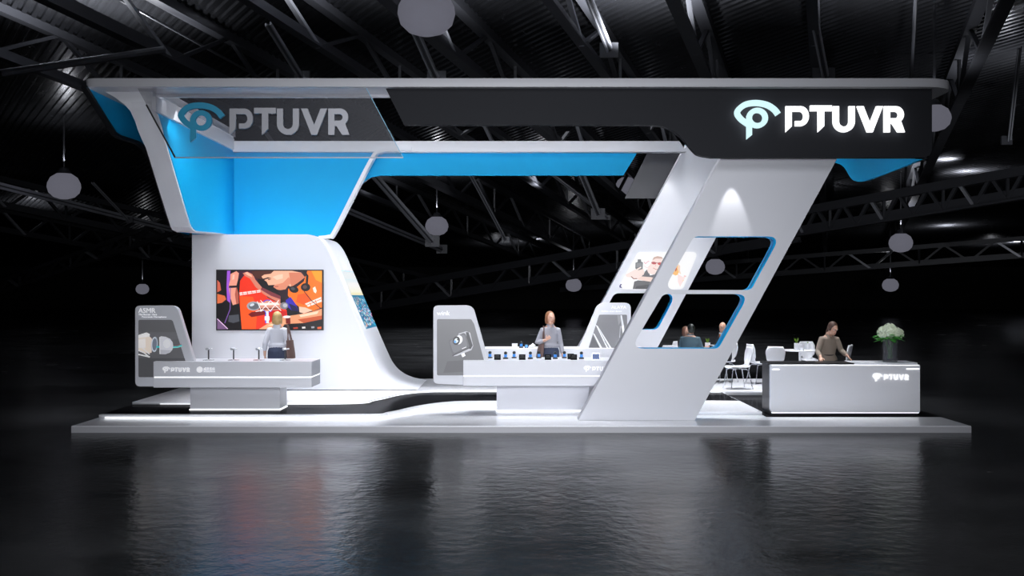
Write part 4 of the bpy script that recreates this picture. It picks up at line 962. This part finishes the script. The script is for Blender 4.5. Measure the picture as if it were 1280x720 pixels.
def person(label, loc, rot, J, tops, legs, hair, skin, female=True, eyes=True, tie=None):
    """J: joints in the figure's own frame, facing -Y"""
    t = thing('person', label, 'person', loc, rot)
    g = J.get('girth', 1.0)
    hy, hp, hr = J.get('head', (0, 0, 0)); R = Matrix.Rotation(hy, 3, 'Z') @ Matrix.Rotation(hr, 3, 'Y') @ Matrix.Rotation(hp, 3, 'X')
    H = J['H']; N = J['N']; Ch = J['C']; W = J['W']; P = J['P']; ax = J.get('ax', V(1, 0, 0))
    tors = [.155, .112 if female else .138, .140 if female else .165, .132 if female else .165, .07]
    top_c = Ch+(N-Ch)*.62
    tp_ = [P, W, Ch, top_c, N]
    b = MB()
    b.limb(tp_, [r*g for r in tors], 18, .62, ax)
    b.limb([N-(H-N)*.35, N, N+(H-N)*.65], [.058*g, .05*g, .05*g], 12)
    b.ell(H+R@V(0, .008, .012), (.076, .094, .104), 20, 14, R); b.ell(H+R@V(0, -.028, -.055), (.055, .058, .062), 14, 10, R)
    b.ell(H+R@V(0, -.096, -.012), (.011, .016, .022), 10, 7, R); b.ell(H+R@V(0, -.088, .018), (.007, .010, .024), 8, 6, R); b.ell(H+R@V(0, -.083, -.055), (.022, .008, .010), 10, 6, R)
    b.ell(H+R@V(0, -.078, .03), (.05, .018, .012), 12, 6, R)
    for s_ in (-1, 1): b.ell(H+R@V(s_*.077, .008, -.005), (.010, .018, .030), 8, 6, R)
    for s_ in ('L', 'R'):
        sh, elb, wr = J['S'+s_], J['E'+s_], J['Wr'+s_]
        b.limb([sh, sh.lerp(elb, .35), elb, elb.lerp(wr, .35), wr], [.052*g, .046*g, .036*g, .037*g, .025*g], 12)
        hd, hpalm, hth = J['Hd'+s_]; hand(b, wr, hd, hpalm, hth, J.get('curl'+s_, .35), .95 if female else 1.06)
        hp_, kn, an = J['Hp'+s_], J['K'+s_], J['A'+s_]
        b.limb([hp_, hp_.lerp(kn, .45), kn, kn.lerp(an, .35), an], [.088*g, .076*g, .055*g, .055*g, .036*g], 14)
        b.limb([an+V(0, .03, -.03), an+V(0, -.06, -.05), an+V(0, -.15, -.065)], [.036, .034, .026], 10)
    link('body', fuse(b, .0065, 3), skin, t, local=True)
    # top
    c = MB(); tk = tops.get('thick', .014)
    lo = P if tops.get('long') else P.lerp(W, .80)
    c.limb([lo, W, Ch, top_c, top_c.lerp(N, .5)], [tors[0]*g+tk+(.012 if tops.get('long') else 0), tors[1]*g+tk+.004, tors[2]*g+tk, tors[3]*g+tk*.8, .085*g], 18, .66, ax)
    for s_ in ('L', 'R'):
        sh, elb, wr = J['S'+s_], J['E'+s_], J['Wr'+s_]; e2_ = elb.lerp(wr, tops.get('sleeve', .9))
        c.limb([N.lerp(sh, .45)+V(0, 0, -.035), sh, sh.lerp(elb, .4), elb, elb.lerp(wr, .3), e2_-(wr-elb).normalized()*.02], [.052*g, .062*g+tk*.3, .055*g+tk*.2, .049*g, .048*g, .040*g+tk*.2], 12)
    link(tops['name'], fuse(c, .009, 2), tops['mat'], t, local=True)
    # collar
    col = MB(); nb = top_c.lerp(N, .72); up = (H-N).normalized()
    rings = []
    for r_, hgt in ((.080, -.04), (.075, -.004), (.065, .026), (.060, .022), (.069, -.012), (.072, -.04)):
        rings.append([nb+up*hgt+V(r_*g*math.cos(a), r_*g*.95*math.sin(a), -.035*max(0, -math.sin(a))**2) for a in [2*PI*i/20 for i in range(20)]])
    col.loft(rings, False); link('collar', col.mesh(), tops.get('collar', tops['mat']), t, local=True, smooth=60)
    if female:
        fr = Ch.lerp(top_c, .55)+V(0, -.098*g, 0); wb = W+V(0, -.085*g, 0); pk = MB()
        pk.bar(fr+V(0, 0, .05), Ch+V(0, -.106*g, -.02), .022, .006, up=(1, 0, 0)); pk.build('placket', tops.get('collar', tops['mat']), t, local=True)
        for sg in (-1, 1):
            q = nb+V(0, -.085*g, -.025); MB().add([q+V(sg*.012, -.03, .01), q+V(sg*.062, .012, .045), q+V(sg*.075, -.010, -.005), q+V(sg*.040, -.045, -.030), q+V(sg*.03, .005, .0)], [(0, 1, 2, 3), (0, 1, 4), (1, 2, 4), (2, 3, 4), (3, 0, 4)]).build('collar_flap', tops['mat'], t, local=True)
    if tie:
        a = top_c.lerp(N, .35)+V(0, -.10*g, 0)*J.get('tief', 1); b_ = Ch+V(0, -.128*g, 0)
        tm = MB(); tm.add([a+V(-.05, 0, .06), a+V(.05, 0, .06), b_+V(.015, -.012, -.05), b_+V(-.015, -.012, -.05), a+V(-.05, .02, .06), a+V(.05, .02, .06), b_+V(.015, .01, -.05), b_+V(-.015, .01, -.05)], [(0, 3, 2, 1), (4, 5, 6, 7), (0, 1, 5, 4), (2, 3, 7, 6), (0, 4, 7, 3), (1, 2, 6, 5)])
        tm.build('shirt_front', M['plastic'], t, local=True)
        tm = MB(); tm.bar(a+V(0, -.008, .03), b_+V(0, -.02, -.05), .035, .012); tm.build('tie', tie, t, local=True)
    # lower clothing
    l = MB()
    if legs['kind'] == 'skirt':
        hm = (J['HpL']+J['HpR'])/2; km = (J['KL']+J['KR'])/2
        l.limb([P.lerp(W, .88), P, hm.lerp(km, .3), hm.lerp(km, .9)], [.128*g, .175*g, .18*g, .15*g], 20, .70, ax)
    else:
        l.limb([P.lerp(W, .5), P, P+(P-W)*.2], [.14*g, .168*g, .15*g], 18, .68, ax)
        for s_ in ('L', 'R'):
            hp_, kn, an = J['Hp'+s_], J['K'+s_], J['A'+s_]
            l.limb([hp_, hp_.lerp(kn, .45), kn, kn.lerp(an, .4), an+V(0, 0, .02)], [.100*g, .090*g, .072*g, .070*g, .062*g], 14)
    link(legs['name'], fuse(l, .009, 2), legs['mat'], t, local=True)
    for s_ in ('L', 'R'):
        an = J['A'+s_]; f = MB().limb([an+V(0, .04, -.045), an+V(0, -.06, -.055), an+V(0, -.17, -.062)], [.040, .038, .028], 12)
        f.box(an.x-.035, an.x+.035, an.y-.17, an.y+.07, an.z-.09, an.z-.078); f.build('shoe', M['black'], t, local=True, smooth=50)
    # hair
    if hair:
        h = MB(); st = hair['style']
        if st == 'bob':
            h.ell(H+R@V(0, .036, .034), (.088, .094, .100), 20, 14, R); h.ell(H+R@V(0, .056, -.045), (.090, .064, .085), 16, 10, R)
            for s_ in (-1, 1): h.ell(H+R@V(s_*.080, .018, -.035), (.018, .050, .085), 12, 9, R)
        elif st == 'tied':
            h.ell(H+R@V(0, .026, .034), (.086, .096, .098), 20, 14, R); h.ell(H+R@V(0, .115, -.02), (.038, .04, .042), 12, 8, R); h.ell(H+R@V(-.02, .10, -.10), (.03, .035, .08), 12, 8, R)
            for s_ in (-1, 1): h.ell(H+R@V(s_*.07, .01, .01), (.020, .05, .05), 12, 9, R)
        else:
            h.ell(H+R@V(0, .024, .036), (.084, .094, .090), 20, 14, R); h.ell(H+R@V(0, .05, -.02), (.078, .06, .07), 16, 10, R)
        link('hair', fuse(h, .009, 1), hair['mat'], t, local=True)
    for s_ in (-1, 1):
        MB().ell(H+R@V(s_*.032, -.079, .012), (.013, .009, .007), 10, 6, R).build('eye', M['plastic'], t, local=True, smooth=60)
        MB().ell(H+R@V(s_*.032, -.086, .012), (.006, .004, .006), 8, 6, R).build('iris', M['black'], t, local=True, smooth=60)
        MB().limb([H+R@V(s_*.018, -.090, .031), H+R@V(s_*.046, -.082, .032)], [.004, .003], 6).build('eyebrow', hair['mat'] if hair else M['black'], t, local=True)
    MB().ell(H+R@V(0, -.090, -.056), (.021, .006, .006), 10, 6, R).build('lips', m_lips, t, local=True, smooth=60)
    return t
m_lips = mat('lips', (.45, .10, .09), .5)
m_blond = mat('blond_hair', (.52, .34, .14), .45, bump=.6, bscale=40); m_auburn = mat('auburn_hair', (.24, .10, .045), .45, bump=.6, bscale=40)
m_brown = mat('dark_brown_hair', (.07, .032, .022), .45, bump=.6, bscale=40); m_bhair = mat('black_hair', (.008, .012, .010), .4); m_rbrown = mat('red_brown_hair', (.16, .07, .045), .5)
m_shirt = cloth('pale_grey_shirt', (.56, .57, .63)); m_shirt2 = cloth('grey_shirt', (.33, .33, .37)); m_tan = cloth('taupe_shirt', (.26, .21, .17))
m_navy = cloth('navy_skirt', (.035, .045, .085)); m_blk = cloth('black_trousers', (.012, .012, .015)); m_teal = cloth('teal_grey_jacket', (.065, .115, .145)); m_suit = cloth('black_jacket', (.012, .012, .016))
m_bag = mat('brown_leather', (.13, .075, .065), .5, bump=.2)
def stand(h=1.70, **k):
    s_ = h/1.70; J = dict(H=V(0, -.01, 1.585), N=V(0, .02, 1.45), C=V(0, .0, 1.28), W=V(0, .0, 1.11), P=V(0, .01, .95), SL=V(-.142, .01, 1.350), SR=V(.142, .01, 1.350),
        EL=V(-.215, .04, 1.09), ER=V(.215, .04, 1.09), WrL=V(-.225, -.03, .86), WrR=V(.225, -.03, .86),
        HpL=V(-.085, .01, .90), HpR=V(.085, .01, .90), KL=V(-.085, -.01, .49), KR=V(.085, -.01, .49), AL=V(-.08, .03, .09), AR=V(.08, .03, .09),
        HdL=(V(0, -.1, -1), V(1, 0, 0), V(0, -1, 0)), HdR=(V(0, -.1, -1), V(-1, 0, 0), V(0, -1, 0)))
    J.update(k)
    for q, v in list(J.items()):
        if isinstance(v, Vector) and q != 'ax': J[q] = v*s_
    J['AL'].z = J['AR'].z = .09
    return J
def seated(**k):
    J = dict(H=V(0, -.04, 1.205), N=V(0, -.01, 1.075), C=V(0, .04, .89), W=V(0, .06, .68), P=V(0, .04, .56), SL=V(-.165, .01, .985), SR=V(.165, .01, .985),
        EL=V(-.24, -.08, .74), ER=V(.24, -.08, .74), WrL=V(-.17, -.30, .79), WrR=V(.17, -.30, .79),
        HpL=V(-.09, .02, .55), HpR=V(.09, .02, .55), KL=V(-.12, -.42, .54), KR=V(.12, -.42, .54), AL=V(-.12, -.38, .09), AR=V(.12, -.38, .09),
        HdL=(V(.3, -1, -.05), V(0, 0, -1), V(1, 0, 0)), HdR=(V(-.3, -1, -.05), V(0, 0, -1), V(-1, 0, 0)))
    J.update(k); return J
def bag(label, parts_, loc, rot=0):
    t = thing('handbag', label, 'handbag', loc, rot); top, bot, dx = parts_['z1'], parts_['z0'], parts_['tilt']
    b = MB(); rings = []
    for i in range(9):
        u = i/8; z = bot+(top-bot)*u; wdt = (.155-.03*u)*(.86+.14*math.sin(PI*min(1, u*2.5)/2)); th = .055*(1-.45*u)
        rings.append([V(dx*u+0, 0, z)+V(th*math.cos(a), wdt*math.sin(a), 0) for a in [2*PI*j/20 for j in range(20)]])
    b.loft(rings); b.build('pouch', m_bag, t, local=True, smooth=50)
    for s_ in (-1, 1):
        MB().tube(smooth_curve3([V(dx, s_*.09, top-.02)]+[p+V(0, s_*.012, 0) for p in parts_['strap']]+[V(dx, s_*.05, top-.02)]), .009, 8).build('strap', m_bag, t, local=True, smooth=60)
    MB().lathe((dx, 0, 0), [(.012, top-.03), (.014, top-.015), (.01, top)], 10).build('clasp', M['chrome'], t, local=True)
    return t
def smooth_curve3(P_):
    out = []
    for i in range(len(P_)-1):
        a, b, c, d = P_[max(i-1, 0)], P_[i], P_[i+1], P_[min(i+2, len(P_)-1)]
        for k in range(5): u = k/5; out.append(.5*(2*b+(c-a)*u+(2*a-5*b+4*c-d)*u*u+(3*b-a-3*c+d)*u**3))
    return out+[P_[-1]]
# woman with her back to us: her right side is seen at the image right, so build facing -Y and turn by pi
Yw = 19.62; h1 = EYE-28.3*Yw/F-Z3
J = stand(h1*1.0, EL=V(-.235, .03, 1.10), WrL=V(-.20, -.20, 1.02), HdL=(V(.4, -1, .1), V(0, 0, -1), V(1, 0, 0)), head=(.12, 0, 0))
J['ER'] = V(.225, .05, 1.10)*(h1/1.7); J['WrR'] = V(.235, 0, .87)*(h1/1.7)
person('blond woman in a pale shirt and navy skirt, seen from behind, watching the screen', V((346.5-640)*Yw/F, Yw, Z3), PI+.08, J,
       dict(name='blouse', mat=m_shirt, sleeve=.55), dict(kind='skirt', name='skirt', mat=m_navy), dict(style='bob', mat=m_blond), m_skin)
bag('brown shoulder bag hanging at the side of the blond woman before the screen', dict(z0=.80, z1=1.14, tilt=-.03, strap=[V(-.06, .02, 1.36), V(-.075, 0, 1.405)]), V((346.5-640)*Yw/F+.285, Yw-.10, Z3), -.3)
# woman in the middle
Ym_ = 19.95; zf_ = Z2+.006; h2 = EYE-28*Ym_/F-zf_
J = stand(h2, EL=V(-.25, .04, 1.10), WrL=V(-.115, -.15, 1.17), HdL=(V(.75, -.2, .55), V(0, .9, .3), V(.2, 0, 1)), curlL=.9, head=(.28, .08, .05))
J['ER'] = V(.205, .03, 1.09)*(h2/1.7); J['WrR'] = V(.235, -.06, .86)*(h2/1.7)
person('woman in a grey shirt and navy skirt facing us behind the product counter', V((688-640)*Ym_/F, Ym_, zf_), .12, J,
       dict(name='blouse', mat=m_shirt2, sleeve=.75), dict(kind='skirt', name='skirt', mat=m_navy), dict(style='bob', mat=m_auburn), m_skin)
bag('brown shoulder bag held by the woman behind the product counter', dict(z0=.80, z1=1.10, tilt=.045, strap=[V(.085, -.03, 1.22), V(.09, -.0, 1.44)]), V((688-640)*Ym_/F-.215, Ym_-.07, zf_), .35)
# receptionist, bending over the desk
Yr = 19.32; zr = Z1+.006
J = stand(1.62, H=V(.035, -.20, 1.545), N=V(.0, -.09, 1.43), C=V(0, -.05, 1.25), W=V(0, -.01, 1.05), SL=V(-.142, -.08, 1.34), SR=V(.142, -.08, 1.33), EL=V(-.235, -.12, 1.10), ER=V(.225, -.10, 1.12),
          WrL=V(-.245, -.36, 1.0), WrR=V(.30, -.27, 1.02), HdL=(V(-.2, -.75, -.35), V(0, -.3, -1), V(1, 0, 0)), HdR=(V(.4, -.5, -.6), V(-.3, -.3, -1), V(-1, 0, 0)), head=(.35, .42, 0), tief=.6)
person('woman in a taupe shirt bending over the reception desk with bowed head', V((1035-640)*Yr/F, Yr, zr), .0, J,
       dict(name='blouse', mat=m_tan, sleeve=.72, long=True), dict(kind='trousers', name='trousers', mat=m_blk), dict(style='tied', mat=m_brown), m_skin)
# the seated three
def sit(px, Y, th, top, label, tp_, lg, hair, skin, fem=False, scale=1.0, tie=None, **k):
    J = seated(**k); dz = top-(J['H'].z+.117)
    for q in ('H', 'N', 'C', 'SL', 'SR', 'EL', 'ER'): J[q] = J[q]+V(0, 0, dz*(1 if q in 'HNSLSR' else .6))
    return person(label, V((px-640)*Y/F, Y, Z3), th, J, tp_, lg, hair, skin, fem, tie=tie)
sit(863, 23.2, PI-.4, 1.32, 'man in a teal grey jacket seen from behind, seated at the round table', dict(name='jacket', mat=m_teal, thick=.026, long=True, collar=M['white']), dict(kind='trousers', name='trousers', mat=m_blk), dict(style='short', mat=m_bhair), m_skin2, head=(.5, 0, 0), girth=1.12)
sit(857, 24.2, .6, 1.225, 'brown haired person hidden behind the man in the teal jacket', dict(name='jacket', mat=m_suit, thick=.02, long=True), dict(kind='trousers', name='trousers', mat=m_blk), dict(style='bob', mat=m_rbrown), m_skin, True)
sit(905, 23.6, -1.25, 1.35, 'bald man in a dark suit seated behind the opening of the front pillar', dict(name='jacket', mat=m_suit, thick=.024, long=True, collar=M['plastic']), dict(kind='trousers', name='trousers', mat=m_blk), None, m_skin2, head=(.55, 0, 0), tie=mat('orange_tie', (.7, .2, .04), .6))
